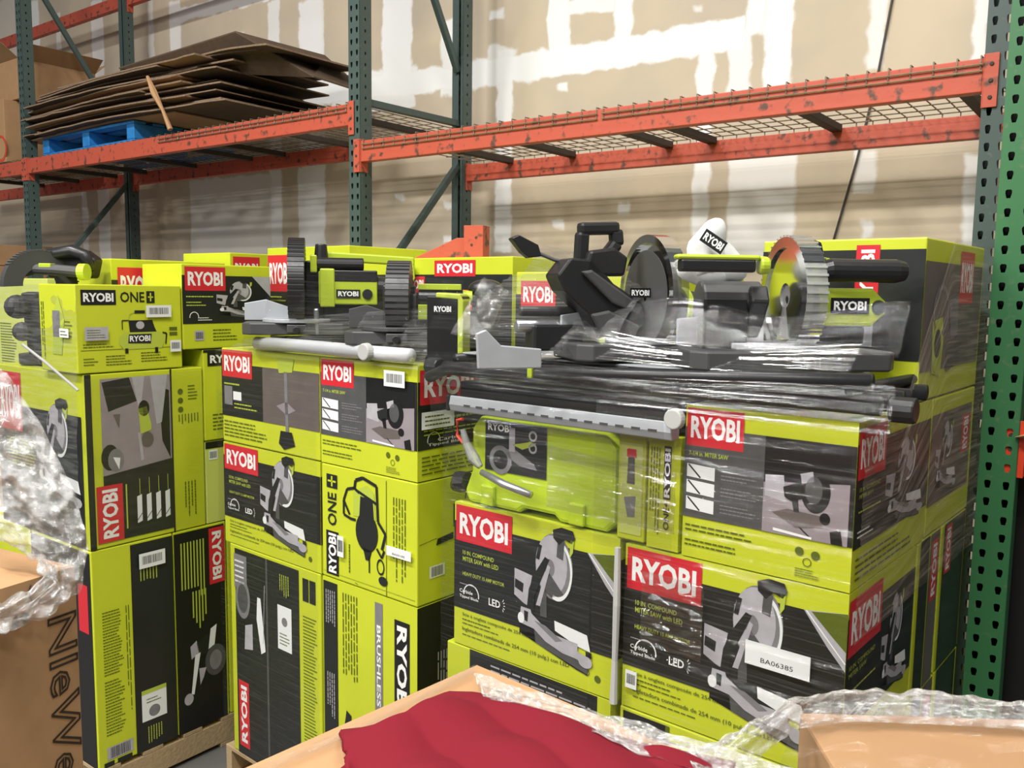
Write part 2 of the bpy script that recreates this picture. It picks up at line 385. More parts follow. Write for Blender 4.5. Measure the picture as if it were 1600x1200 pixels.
def art_slide7(f):
    f.rect(0, .27, 1, .86, 'char', 1)
    f.rect(0, .27, .5, .86, 'g3', 2)
    f.logo(.012, .74, .37, .985, 'red', L=3)
    f.text('7-1/4 in. MITER SAW', .03, .675, .28, .705, 'ltext', 3, bold=.01)
    for i, b in enumerate((.535, .43, .32)):
        f.poly([(.02, b), (.20, b - .01), (.20, b + .075), (.02, b + .085)], 'label', 3)
        f.line([(.03, b + .08), (.11, b)], .004, 'char', 4); f.lines(.24, b, .46, b + .07, 3, 'g2', 3, seed=i)
    s = Sub(f, .5, .27, .975, .86, 100, 100)
    s.poly([(0, 0), (100, 0), (100, 100), (0, 100)], 'black', 3)
    s.poly([(0, 48), (100, 38), (100, 100), (0, 100)], 'mauve', 4)
    s.poly([(2, 40), (24, 38), (28, 66), (2, 62)], 'g1', 5)
    s.ell(62, 50, 17, 22, 'black', 6); s.ell(60, 49, 10, 14, 'g3', 7); s.poly([(24, 50), (50, 40), (52, 58), (34, 64), (26, 60)], 'char', 6)
    s.poly([(44, 34), (58, 30), (60, 40), (46, 44)], 'g1', 7); s.poly([(34, 60), (42, 58), (44, 74), (38, 74)], 'black', 6)
    s.poly([(12, 78), (30, 72), (70, 74), (72, 86), (40, 90)], 'brownp', 6); s.ell(74, 76, 6, 6, 'black', 7)
    s.line([(44, 88), (60, 99)], .003, 'char', 6); s.poly([(80, 88), (92, 84), (95, 100), (82, 100)], 'black', 6)
    s.poly([(14, 94), (60, 97), (60, 99.5), (14, 97)], 'white', 7)
    f.lines(.02, .17, .45, .23, 2, 'ink', seed=3); f.lines(.02, .07, .35, .13, 2, 'ink', seed=5)
    for a, b in ((.72, .19), (.81, .18)): f.disc(a, b, .010, 'ink', 2)
    f.ring(.765, .13, .010, .002, 'ink', 2); f.lines(.70, .03, .84, .09, 4, 'ink', 2)
def art_side(f, uw=.46, logo_bg='red'):
    f.rect(0, .25, 1, .87, 'char', 1)
    f.logo(.01, .66, uw, .96, 'red')
    f.text('10 IN. COMPOUND', .04, .585, uw * .85, .61, 'ltext'); f.text('MITER SAW', .04, .545, uw * .6, .57, 'ltext'); f.lines(.04, .45, uw * .9, .48, 1, 'ltext')
    pic_miter(f, uw * 1.05, .22, .92, .85, L=2)
    f.lines(.04, .30, uw * .7, .36, 2, 'white'); f.lines(.04, .04, .8, .2, 4, 'ink')

def pallet_frame(ox, oy, yaw):
    a = R(yaw); X = Vector((math.cos(a), -math.sin(a), 0)); N = Vector((math.sin(a), math.cos(a), 0))
    O = Vector((ox, oy, 0))
    class Fr: pass
    fr = Fr(); fr.X, fr.N, fr.O, fr.rz = X, N, O, -a
    fr.p = lambda A, B, Z: O - X * A + N * B + Vector((0, 0, Z))
    return fr
FR = pallet_frame(.733, 1.80, 40.1)     # right pallet
FM = pallet_frame(-.298, 2.71, 40.1)    # middle pallet
FL = pallet_frame(-1.612, 3.231, 37.0)  # left pallet
def carton(label, fr, a0, a1, b0, b1, z0, z1, body='lime', front=None, right=None, top='lime', group=None, name='printed_carton', cat='box', jig=0.0):
    w, d, h = a1 - a0, b1 - b0, z1 - z0
    mb = MB(); g = .0015
    mb.box(-w + g, -g, g, d - g, 0, h - g, body)
    ff = Face(mb, (-w + g, g, 0), (1, 0, 0), (0, 0, 1), (0, -1, 0), w - 2 * g, h - g)
    fr_ = Face(mb, (-g, g, 0), (0, 1, 0), (0, 0, 1), (1, 0, 0), d - 2 * g, h - g)
    ft = Face(mb, (-w + g, g, h - g), (1, 0, 0), (0, 1, 0), (0, 0, 1), w, d)
    if top != body: ft.rect(.003, .003, .99, .99, top, 0)
    ft.line([(0.005, .5), (.985, .5)], .003, 'seam', 1)
    if front: front(ff)
    if right: right(fr_)
    o = mb.build(name, loc=fr.p(a0, b0, z0), rz=fr.rz + R(jig), bevel=.004)
    tag(o, label, cat, group)
    return o
def sticker(fr_kind, box, w, d, h, a0, b0, a1, b1, m='label', bar=True, label=None, L=24, lines=2, bc=None):
    """paper label stuck on a carton, a child of the carton"""
    mb = MB()
    f = Face(mb, (-w, 0, 0), (1, 0, 0), (0, 0, 1), (0, -1, 0), w, h) if fr_kind == 'front' else Face(mb, (0, 0, 0), (0, 1, 0), (0, 0, 1), (1, 0, 0), d, h)
    f.rect(a0, b0, a1, b1, m, L)
    da, db = a1 - a0, b1 - b0
    if bc: f.text(bc, a0 + da * .25, b0 + db * .2, a0 + da * .75, b0 + db * .4, 'char', L + 1)
    elif bar: f.barcode(a0 + da * .12, b0 + db * .25, a1 - da * .12, b1 - db * .2, L + 1)
    if lines and not bar: f.lines(a0 + da * .1, b0 + db * .12, a1 - da * .1, b1 - db * .15, lines, 'ink', L + 1)
    o = mb.build('sticker', parent=box)
    if label: o['label'] = label
    return o
# ------------------------------------------------------------------ rack and wall, all in one frame
a_ = R(36.75)
RX = Vector((math.cos(a_), -math.sin(a_), 0)); RN = Vector((math.sin(a_), math.cos(a_), 0))
RO = Vector((-.7815, 4.41, 0))
def rk(x, n, z): return RO + RX * x + RN * n + Vector((0, 0, z))
def rpix(px, py, n):
    q = on_plane(px, py, rk(0, n, 0), RN) - RO; return q.dot(RX), q.z
WN = 1.10   # the wall behind the rack
# wall material: tan drywall with joint compound bands where the photo shows them
wm, n, l, b = pbsdf('drywall')
b.inputs['Roughness'].default_value = 0.85
tc = n.new('ShaderNodeTexCoord')
nz = n.new('ShaderNodeTexNoise'); nz.inputs['Scale'].default_value = 8.0; nz.inputs['Detail'].default_value = 5
l.new(tc.outputs['Object'], nz.inputs['Vector'])
sub = n.new('ShaderNodeVectorMath'); sub.operation = 'SUBTRACT'; sub.inputs[1].default_value = (.5, .5, .5)
l.new(nz.outputs['Color'], sub.inputs[0])
scl = n.new('ShaderNodeVectorMath'); scl.operation = 'SCALE'; scl.inputs['Scale'].default_value = 0.085
l.new(sub.outputs[0], scl.inputs[0])
addv = n.new('ShaderNodeVectorMath'); l.new(tc.outputs['Object'], addv.inputs[0]); l.new(scl.outputs[0], addv.inputs[1])
def band_mask(x0, z0, x1, z1, wd, amt):
    """soft band from (x0,z0) to (x1,z1), half width wd"""
    cx, cz = (x0 + x1) / 2, (z0 + z1) / 2; L_ = math.hypot(x1 - x0, z1 - z0) / 2; ang = math.atan2(z1 - z0, x1 - x0)
    mp = n.new('ShaderNodeMapping'); mp.vector_type = 'TEXTURE'
    mp.inputs['Location'].default_value = (cx, 0, cz); mp.inputs['Rotation'].default_value = (0, -ang, 0)
    l.new(addv.outputs[0], mp.inputs[0])
    sp = n.new('ShaderNodeSeparateXYZ'); l.new(mp.outputs[0], sp.inputs[0])
    out = []
    for ch, hw in ((0, L_), (2, wd)):
        ab = n.new('ShaderNodeMath'); ab.operation = 'ABSOLUTE'; l.new(sp.outputs[ch], ab.inputs[0])
        mr = n.new('ShaderNodeMapRange'); mr.inputs[1].default_value = hw + .012; mr.inputs[2].default_value = hw - .012
        mr.inputs[3].default_value = 0; mr.inputs[4].default_value = amt if ch == 0 else 1; mr.interpolation_type = 'SMOOTHSTEP'
        l.new(ab.outputs[0], mr.inputs[0]); out.append(mr)
    mu = n.new('ShaderNodeMath'); mu.operation = 'MULTIPLY'; l.new(out[0].outputs[0], mu.inputs[0]); l.new(out[1].outputs[0], mu.inputs[1])
    return mu.outputs[0]
BANDS = []   # pixel description of each compound band: top, bottom centre and width in the photograph, strength
for x, y0, y1, wpx, s in ((502, -60, 395, 10, .8), (487, 0, 400, 36, .9), (430, 0, 400, 18, .8), (274, 0, 90, 18, .8), (236, 0, 90, 8, .6), (158, 0, 420, 18, .8),
                          (134, 300, 420, 8, .7), (92, 20, 110, 8, .6), (55, 0, 80, 12, .8), (620, -60, 150, 48, 1), (704, 30, 150, 32, .9), (873, -60, 105, 34, .95),
                          (975, -60, 78, 30, .95), (787, 75, 395, 26, .95), (1217, -60, 150, 46, 1), (1155, 45, 150, 34, .85), (1098, 70, 400, 26, .9),
                          (1372, -60, 110, 28, .8), (1534, -60, 120, 22, .9), (1188, 240, 400, 110, .8), (1352, 235, 300, 34, .75), (1518, 240, 400, 24, .85),
                          (1353, 342, 372, 16, .8), (366, 275, 400, 160, .55), (487, 260, 400, 44, .9), (5, 0, 150, 60, .3)):
    BANDS.append(((x, y0), (x, y1), wpx, s))
for p0, p1, wpx, s in (((455, 152), (760, 116), 34, 1), ((740, 117), (1165, 50), 42, 1), ((270, 28), (420, -12), 22, .9), ((886, 12), (962, 6), 26, .9),
                       ((1150, 60), (1215, -30), 30, .9), ((520, 150), (650, 135), 60, .9), ((760, 100), (800, 105), 60, .8)):
    BANDS.append((p0, p1, wpx, s))
for x, y, r_, s in ((777, 22, 13, .9), (625, 307, 8, .8), (700, 320, 9, .8), (700, 375, 9, .8), (873, 352, 11, .8), (976, 326, 12, .8), (375, 57, 8, .8), (326, 68, 6, .8), (880, 138, 10, .9), (1090, 12, 8, .6)):
    BANDS.append(((x, y - r_ * .6), (x, y + r_ * .6), r_ * 1.8, s))
mask = None
for (p0, p1, wpx, s) in BANDS:
    x0, z0 = rpix(*p0, WN); x1, z1 = rpix(*p1, WN)
    vert = abs(p1[1] - p0[1]) > abs(p1[0] - p0[0]) or p0[0] == p1[0]
    if vert:
        xm = (x0 + x1) / 2 if abs(p0[1]-p1[1]) > 60 else x0
        e = rpix(p0[0] + wpx, (p0[1] + p1[1]) / 2, WN)[0] - rpix(p0[0], (p0[1] + p1[1]) / 2, WN)[0]
        o_ = band_mask(xm, z0, xm + 1e-4, z1, abs(e) / 2, s)
    else:
        e = rpix(p0[0], p0[1] + wpx, WN)[1] - rpix(p0[0], p0[1], WN)[1]
        o_ = band_mask(x0, z0, x1, z1, abs(e) / 2, s)
    if mask is None: mask = o_
    else:
        mx = n.new('ShaderNodeMath'); mx.operation = 'MAXIMUM'; l.new(mask, mx.inputs[0]); l.new(o_, mx.inputs[1]); mask = mx.outputs[0]
nz2 = n.new('ShaderNodeTexNoise'); nz2.inputs['Scale'].default_value = 1.6; nz2.inputs['Detail'].default_value = 7
mpn = n.new('ShaderNodeMapping'); mpn.inputs['Scale'].default_value = (1, 1, 1.2)
l.new(tc.outputs['Object'], mpn.inputs[0]); l.new(mpn.outputs[0], nz2.inputs['Vector'])
tanm = n.new('ShaderNodeMix'); tanm.data_type = 'RGBA'; tanm.inputs[6].default_value = (.64, .53, .385, 1); tanm.inputs[7].default_value = (.53, .45, .35, 1)
rp = n.new('ShaderNodeMapRange'); rp.inputs[1].default_value = .35; rp.inputs[2].default_value = .65; l.new(nz2.outputs[0], rp.inputs[0]); l.new(rp.outputs[0], tanm.inputs[0])
whm = n.new('ShaderNodeMix'); whm.data_type = 'RGBA'; whm.inputs[7].default_value = (.90, .89, .88, 1)
l.new(mask, whm.inputs[0]); l.new(tanm.outputs[2], whm.inputs[6]); l.new(whm.outputs[2], b.inputs['Base Color'])
MATS['drywall'] = wm
mb = MB(); mb.box(-12, 7, 0, .12, 0, 7.6, 'drywall')
o = mb.build('wall_back', loc=rk(0, WN, 0), rz=-a_); o['kind'] = 'structure'
mb = MB(); mb.box(-12, 12, -8, 12, -.1, 0, 'floorm')
o = mb.build('floor'); o['kind'] = 'structure'

def perf(mb, o, u, v, W, H, ncol, pitch, hw, hh, m, tear=True):
    """sheet with punched holes"""
    o = Vector(o); u = Vector(u).normalized(); v = Vector(v); cw = W / ncol; nr = int(H / pitch)
    for r_ in range(nr):
        for c in range(ncol):
            cx, cy = (c + .5) * cw, (r_ + .5) * pitch
            if tear: hp = [(-hw * .6, -hh), (hw * .6, -hh), (hw, hh * .1), (hw, hh * .7), (hw * .6, hh), (-hw * .6, hh), (-hw, hh * .7), (-hw, hh * .1)]
            else: hp = [(-hw * .5, -hh), (hw * .5, -hh), (hw, -hh * .5), (hw, hh * .5), (hw * .5, hh), (-hw * .5, hh), (-hw, hh * .5), (-hw, -hh * .5)]
            ow, oh = cw / 2, pitch / 2
            op = [(-ow * .5, -oh), (ow * .5, -oh), (ow, -oh), (ow, oh), (ow * .5, oh), (-ow * .5, oh), (-ow, oh), (-ow, -oh)]
            vs = [o + u * (cx + x) + v * (cy + y) for x, y in op + hp]
            mb.add(vs, [(i, (i + 1) % 8, 8 + (i + 1) % 8, 8 + i) for i in range(8)], m)
def post_mesh(x0, n0, z1, m, back=False):
    mb = MB(); W = .078; D = .078; nf = n0 if not back else n0 + D
    nb = n0 + D if not back else n0
    perf(mb, (x0, nf, .01), (1, 0, 0), (0, 0, 1), W, z1, 2, .0538, .0075, .013, m)
    perf(mb, (x0 + W, n0, .01), (0, 1, 0), (0, 0, 1), D, z1, 1, .0538, .005, .008, m, tear=False)
    mb.add([(x0, n0, .01), (x0, n0 + D, .01), (x0, n0 + D, z1), (x0, n0, z1)], [(0, 1, 2, 3)], m)
    mb.add([(x0, nb, .01), (x0 + .045, nb, .01), (x0 + .045, nb, z1), (x0, nb, z1)], [(0, 1, 2, 3)], m)
    for xx in (x0 + W - .018,): mb.add([(xx, nb, .01), (xx + .018, nb, .01), (xx + .018, nb, z1), (xx, nb, z1)], [(0, 1, 2, 3)], m)
    return mb
def frame(x0, label, m='post_grey', braces=(), z1=5.2, back=True, n0=0.0):
    t = thing('rack_upright_frame', label, 'rack frame', rk(x0, n0, 0), -a_)
    post_mesh(0, 0, z1, m).build('front_post', t, solid=.0022)
    mb = MB(); mb.box(-.02, .10, -.03, .12, 0, .01, m); mb.build('foot_plate', t)
    if back:
        post_mesh(0, .79, z1, m, back=True).build('back_post', t, solid=.0022)
        mb = MB(); mb.box(-.02, .10, .77, .90, 0, .01, m); mb.build('foot_plate', t)
    for (na, za, nb, zb) in braces:
        mb = MB(); mb.bar((.039, na, za), (.039, nb, zb), .03, .036, m, up=(0, 0, 1)); mb.build('brace', t, bevel=.003)
    return t
zz = [(.08, 2.35 + .15, .79, 2.35 + .15 - .0)]
frame(-.066, 'grey green steel upright frame in the middle, between the left and right shelf bays', braces=((.078, 2.987, .79, 2.995), (.79, 2.76, .078, 2.0), (.35, 4.03, .79, 3.28), (.078, 1.95, .79, 1.2)))
frame(-3.60, 'grey green steel upright frame at the left, in front of the brown cartons', braces=((.078, 4.34, .79, 3.27), (.79, 2.87, .078, 2.02), (.078, 1.95, .79, 1.2)))
frame(2.775, 'dull grey green steel upright frame at the right end of the shelf', braces=((.078, 2.99, .79, 2.99), (.79, 2.2, .078, 1.4)))
gp = at_y(1583, 0, 2.58)
g_x = (gp - RO).dot(RX); g_n = (gp - RO).dot(RN)
t = thing('rack_upright_frame', 'bright green perforated steel upright at the right edge', 'rack frame', rk(g_x, g_n, 0), -a_)
mb = MB(); perf(mb, (0, 0, .01), (1, 0, 0), (0, 0, 1), .098, 5.2, 2, .0538, .0085, .0125, 'post_green')
mb.add([(0, 0, .01), (0, .075, .01), (0, .075, 5.2), (0, 0, 5.2)], [(0, 1, 2, 3)], 'post_green'); mb.add([(0, .075, .01), (.098, .075, .01), (.098, .075, 5.2), (0, .075, 5.2)], [(0, 1, 2, 3)], 'black'); mb.add([(.098, 0, .01), (.098, .075, .01), (.098, .075, 5.2), (.098, 0, 5.2)], [(0, 1, 2, 3)], 'post_green')  # black back sheet added so the punched holes read as shaded inside
mb.build('front_post', t, solid=.0025)
mb = MB(); mb.box(-.02, .12, -.03, .12, 0, .01, 'post_green'); mb.build('foot_plate', t)

def beam(x0, x1, n0, zb, zt, label, m='orange', conn=(1, 1), step=True):
    t = thing('rack_beam', label, 'rack beam', rk(x0, n0, zb), -a_)
    L_ = x1 - x0; h = zt - zb; mb = MB()
    # stepped box beam profile (n, z)
    pr = [(0, 0), (.045, 0), (.045, h - .032), (.030, h - .032), (.030, h), (0, h)] if step else [(0, 0), (.045, 0), (.045, h), (0, h)]
    mb.prism([(0.004, a, b_) for a, b_ in pr], (L_ - .008, 0, 0), m)
    mb.build('beam_rail', t, bevel=.003)
    for k, on in enumerate(conn):
        if not on: continue
        mb = MB(); s = 1 if k else -1; xe = L_ if k else 0
        mb.box(xe - .004 if k else xe, xe if k else xe + .004, -.004, .05, -.05, h + .01, m)
        mb.box(min(xe, xe + s * .04), max(xe, xe + s * .04), -.008, -.0035, -.05, h + .01, m)
        for q in range(3): mb.cyl((xe + s * .02, -.008, -.02 + q * .05), (xe + s * .02, -.012, -.02 + q * .05), .007, .006, 'channel', 8)
        mb.build('end_connector', t, bevel=.0015)
    return t
beam(.012, 2.775, 0.0, 2.680, 2.782, 'scraped orange front beam of the right shelf, wire clips hanging over it')
beam(.012, 2.775, .823, 2.672, 2.765, 'orange back beam of the right shelf, near the wall')
beam(-3.522, -.066, 0.0, 2.866, 2.972, 'scraped orange front beam of the left shelf, under the blue pallet')
beam(-3.522, -.066, .823, 2.868, 2.965, 'orange back beam of the left shelf, behind the blue pallet')
beam(-6.6, -3.60, 0.0, 2.866, 2.965, 'orange front beam carrying the brown cartons at the left edge', conn=(0, 1))
beam(-6.6, -3.60, .823, 2.868, 2.965, 'orange back beam behind the brown cartons at the left edge', conn=(0, 1))
beam(-3.522, -.066, .823, 4.276, 4.372, 'orange upper back beam crossing the top left corner, right of the back post')
beam(-6.6, -3.60, .823, 4.276, 4.372, 'orange upper back beam crossing the top left corner, left of the back post', conn=(0, 1))

def deck(x0, x1, zt, label, chans, hang=True):
    """wire mesh shelf panel with support channels"""
    t = thing('wire_deck', label, 'wire deck', rk(x0, 0, zt), -a_, None)
    mb = MB(); r = .0028; W = x1 - x0; nw = int(W / .068)
    for i in range(nw + 1):
        x = .006 + (W - .012) * i / nw
        pts = [(x, .868, -.03), (x, .866, .003), (x, .45, .003), (x, -.003, .004), (x, -.004, -.045)] if hang else [(x, .86, .003), (x, .002, .003)]
        mb.tube(pts, r, 'wire', 5)
    for j in range(9):
        y = .03 + j * .1; mb.cyl((0, y, -.002), (W, y, -.002), r, r, 'wire', 5)
    if hang:
        mb.cyl((0, -.0065, -.022), (W, -.0065, -.022), r, r, 'wire', 5)
        mb.cyl((0, -.0065, -.042), (W, -.0065, -.042), r, r, 'wire', 5)
    mb.build('wire_mesh', t)
    for c in chans:
        mb = MB(); mb.box(c * W - .022, c * W + .022, .032, .822, -.036, -.006, 'channel'); mb.build('support_channel', t, bevel=.002)
    return t
deck(.03, 1.39, 2.784, 'rusty wire mesh deck panel on the right shelf, nearer the middle upright', (.22, .52, .93))
deck(1.41, 2.77, 2.784, 'rusty wire mesh deck panel on the right shelf, at its right end', (.08, .5, .92))
deck(-1.78, -.08, 2.975, 'wire mesh deck panel on the left shelf, right of the blue pallet', (.1, .5, .9))
deck(-3.50, -1.80, 2.975, 'wire mesh deck panel on the left shelf, under the blue pallet', (.1, .5, .9), hang=False)
deck(-5.2, -3.62, 2.975, 'wire mesh deck panel under the brown cartons at the left edge', (.1, .5, .9), hang=False)
# ------------------------------------------------------------------ things on the rack
BP = rk(-3.40, .06, 2.984)
t = thing('plastic_pallet', 'blue painted pallet under the flattened cardboard on the left shelf', 'pallet', BP, -a_)
pw, pd = 1.24, .76
mb = MB()
for k in range(6): mb.box(0, pw, k * .135, k * .135 + .085, .118, .136, 'blue')
mb.build('top_boards', t, bevel=.002)
for x in (0.0, pw / 2 - .045, pw - .09):
    mb = MB(); mb.box(x, x + .09, 0, pd, .020, .117, 'blue'); mb.build('stringer', t, bevel=.004)
mb = MB()
for k in (0, 2, 5): mb.box(0, pw, k * .135, k * .135 + .085, 0, .019, 'blue')
mb.build('bottom_boards', t, bevel=.002)
rd = random.Random(3)
zc = 3.122
N_SHEET = 24
for i in range(N_SHEET):
    f = i / (N_SHEET - 1)
    W = (1.95 + .35 * math.sin(i * 2.1)) ; D = .78 + .1 * math.sin(i * 1.3)
    x0 = -3.62 + .28 * (1 - f) * abs(math.sin(i * 1.7)) + (.35 * max(0, f - .6) / .4)
    th = .007 + .004 * rd.random(); rot = R(rd.uniform(-2.5, 2.5))
    if i == N_SHEET - 1: x0 = -2.75; W = 2.0; rot = R(-3)
    if i == N_SHEET - 2: x0 = -3.05; W = 2.1
    nx = 18; vs = []
    cx = x0 + W / 2
    for s in (0, 1):
        for a in range(nx + 1):
            for c in range(5):
                u = -W / 2 + W * a / nx; y = -D / 2 + D * c / 4
                y2 = y + (.012 * noise.noise(Vector((u * 6, i * 3.1, c))) if c in (0, 4) else 0)
                X = cx + u * math.cos(rot) - y2 * math.sin(rot); Y = .43 + u * math.sin(rot) + y2 * math.cos(rot)
                # ends droop a little past the pallet, more for the lower sheets
                e = max(0, X + 1.95)
                z = zc - (.035 * e * e) * (1 if f < .99 else 1.15) + .012 * noise.noise(Vector((X * 1.4, 2.7, 0)))
                z -= .03 * max(0, -3.1 - X)
                vs.append(rk(X, Y, z + s * th))
    n1 = (nx + 1) * 5; fs = []
    for s in (0, 1):
        for a in range(nx):
            for c in range(4):
                q = s * n1 + a * 5 + c; F_ = (q, q + 5, q + 6, q + 1); fs.append(F_ if s else F_[::-1])
    rim = [a * 5 for a in range(nx + 1)] + [nx * 5 + c for c in range(1, 5)] + [a * 5 + 4 for a in range(nx - 1, -1, -1)] + [c for c in range(3, 0, -1)]
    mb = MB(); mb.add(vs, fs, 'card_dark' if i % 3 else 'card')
    mb.add([vs[k] for k in rim] + [vs[k + n1] for k in rim], [(k, (k + 1) % len(rim), len(rim) + (k + 1) % len(rim), len(rim) + k) for k in range(len(rim))], 'card_edge')
    o = mb.build('cardboard_sheet', origin=rk(cx, .43, zc))
    lab = {0: 'flattened cardboard sheet lying directly on the blue pallet', N_SHEET - 1: 'dark flattened cardboard sheet on top of the pile on the blue pallet',
           N_SHEET - 2: 'second sheet from the top of the flattened cardboard pile'}.get(i, 'flattened brown cardboard sheet in the middle of the pile on the blue pallet')
    tag(o, lab, 'cardboard', 'flattened cardboard sheets on the blue pallet')
    zc += th + .002 + .004 * rd.random()
# the raised dark flap at the right of the pile
mb = MB(); zt = zc + .004
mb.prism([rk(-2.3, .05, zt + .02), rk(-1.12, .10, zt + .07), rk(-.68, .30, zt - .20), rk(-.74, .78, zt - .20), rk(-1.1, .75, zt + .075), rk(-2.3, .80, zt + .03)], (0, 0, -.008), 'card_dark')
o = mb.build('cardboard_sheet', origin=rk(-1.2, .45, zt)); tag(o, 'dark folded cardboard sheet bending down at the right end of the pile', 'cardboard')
mb = MB(); mb.tube([rk(-1.83, -.03, 3.33), rk(-1.74, -.045, 3.22), rk(-1.66, -.04, 3.11), rk(-1.60, -.03, 2.99)], [.010, .022, .010, .016], 'card_light', 6)
o = mb.build('packing_strap', origin=rk(-1.7, -.04, 2.99)); tag(o, 'tan paper strap hanging from the cardboard pile over the beam', 'strap')

def brown(label, loc, rz, w, d, h, flaps=False, group=None, m='card', art=None, name='cardboard_carton'):
    t = thing(name, label, 'box', loc, rz, group)
    mb = MB(); mb.box(0, w, 0, d, 0, h, m)
    f = Face(mb, (0, 0, 0), (1, 0, 0), (0, 0, 1), (0, -1, 0), w, h); fr_ = Face(mb, (w, 0, 0), (0, 1, 0), (0, 0, 1), (1, 0, 0), d, h)
    if art: art(f, fr_)
    mb.build('carton_body', t, bevel=.004)
    mb = MB(); mb.box(0, w, d / 2 - .03, d / 2 + .03, h + .0005, h + .0015, 'card_light'); mb.build('packing_tape', t)
    if flaps:
        for x0, x1, y0, y1, dx, dy in ((0, w, 0, .004, 0, -.12), (w - .004, w, 0, d, .13, 0), (0, w, d - .004, d, 0, .1)):
            mb = MB(); p = [(x0, y0, h), (x1, y0, h), (x1, y1, h), (x0, y1, h)]
            q = [(a + dx, b_ + dy, h + .09) for a, b_, _ in p]
            mb.add(p + q, [(0, 1, 2, 3), (7, 6, 5, 4), (0, 4, 5, 1), (1, 5, 6, 2), (2, 6, 7, 3), (3, 7, 4, 0)], m); mb.build('flap', t)
    return t
def art_or(f, r):
    f.ring(.93, .22, .10, .018, 'orange_new', 2); f.disc(.93, .22, .078, 'card_light', 2); f.rect(.80, .45, .86, .55, 'outline', 2); f.rect(.80, .75, .86, .85, 'outline', 2)
brown('brown carton with an orange ring print, on the left edge shelf', rk(-4.95, .02, 2.984), -a_, 1.04, .72, .47, art=art_or)
brown('open brown carton with loose flaps, topmost at the left edge shelf', rk(-4.80, .10, 3.46), -a_, .98, .6, .30, flaps=True)
brown('brown carton low at the left edge, behind the green upright', rk(-5.05, .05, 0.0), -a_, .62, .7, 2.20)
brown('small brown carton with creased side, above the low carton at the left edge', rk(-5.0, .1, 2.205), -a_, .55, .5, .17)

# cable down the wall
p0 = rpix(1395, -10, WN - .02); p1 = rpix(1338, 250, WN - .02); p2 = rpix(1300, 380, WN - .02)
mb = MB(); mb.tube([rk(p0[0], WN - .012, p0[1]), rk((p0[0] + p1[0]) / 2 + .01, WN - .012, (p0[1] + p1[1]) / 2), rk(p1[0], WN - .012, p1[1]), rk(p2[0], WN - .012, p2[1]), rk(p2[0] - .1, WN - .012, .6)], .005, 'cable', 6)
o = mb.build('wall_cable', origin=rk(p1[0], WN - .012, 1)); tag(o, 'thin dark cable running down the bare drywall', 'cable')

# right edge: beam of the next bay, black block for the shaded space
q = at_y(1566, 740, 2.56)
t = thing('rack_beam', 'bright orange beam end hooked on the green upright at the right edge', 'rack beam', q, -a_)
mb = MB(); mb.box(0, .055, -.012, -.006, -.005, .165, 'orange_new')
for k in range(3):
    for x in (.018,): mb.cyl((x, -.012, .04 + k * .04), (x, -.0135, .04 + k * .04), .008, .008, 'channel', 8)
mb.build('end_connector', t, bevel=.002)
mb = MB(); mb.prism([(.056, -.004, .0), (.056, .04, .0), (.056, .04, .115), (.056, -.004, .115)], (1.2, 0, 0), 'orange_new'); mb.build('beam_rail', t)
q2 = at_y(1580, 697, 2.52)
mb = MB(); mb.prism([(0, 0, 0), (.03, -.03, .012), (.5, -.03, .012), (.5, 0, -.02)], (0, .25, .006), 'card_light')
o = mb.build('board', loc=q + RX * .03 + RN * -.03 + Vector((0, 0, .118)), rz=-a_); tag(o, 'tan board tip lying on the bright orange beam end', 'board')
mb = MB(); mb.box(0, 1.1, 0, .62, 0, 2.25, 'black')  # black block added as a stand-in for shade behind the green upright
o = mb.build('shade_block', loc=rk(g_x + .03, g_n + .135, 0), rz=-a_, bevel=.005); tag(o, 'added black block standing in for the shaded space behind the green upright', 'box')

# ------------------------------------------------------------------ pallets
def wood_pallet(fr, label, w, d, z=0.0):
    t = thing('wooden_pallet', label, 'pallet', fr.p(0, 0, z), fr.rz)
    mb = MB()
    for k in range(7):
        y = (d - .09) * k / 6; mb.box(-w, 0, y, y + .09, .120, .137, 'wood')
    mb.build('top_boards', t, bevel=.002)
    for x in (-w, -w / 2 - .02, -.04):
        mb = MB(); mb.box(x, x + .04, 0, d, .02, .119, 'wood'); mb.build('stringer', t, bevel=.002)
    mb = MB()
    for y in (0, d / 2 - .05, d - .1): mb.box(-w, 0, y, y + .1, 0, .019, 'wood')
    mb.build('bottom_boards', t, bevel=.002)
wood_pallet(FL, 'wooden pallet under the tall cartons at the left', 1.0, 1.2)
wood_pallet(FM, 'wooden pallet under the middle stack of cartons', 1.16, 1.0)
wood_pallet(FR, 'wooden pallet under the wrapped stack at the right', 1.2, 1.02)

# ------------------------------------------------------------------ right stack
z1, z2, z3 = .975, 1.412, 1.785
def art_H(f):
    f.rect(.16, .62, .93, 1, 'char', 1); f.lines(.3, .7, .9, .95, 3, 'g1'); f.logo(.80, .08, .92, .6, 'red', rot=90); f.rect(.93, 0, 1, 1, 'lime', 1)
def art_H2(f):
    f.rect(.02, .0, .24, .98, 'char', 1); f.lines(.06, .1, .2, .9, 4, 'g1', vert=True); f.lines(.4, .3, .9, .9, 5, 'ink'); f.rect(.24, .5, .26, .98, 'ink', 1)
def art_E_side(f): art_side(f, .34)
cE = carton('large carton with saw photo panel at the near corner of the right stack', FR, 0, .41, 0, .56, z2, z3, front=art_slide7, right=art_E_side)
cF = carton('charcoal and lime saw carton at the near corner, with white paper label and LED print', FR, 0, .57, 0, .50, z1, z2 - .002, front=art_miter10, right=lambda f: art_side(f, .46))
sticker('front', cF, .57, .5, z2 - z1, .60, .50, .87, .63, bc='BA06385', label='white paper label')
sticker('front', cF, .57, .5, z2 - z1, .03, .13, .09, .24)
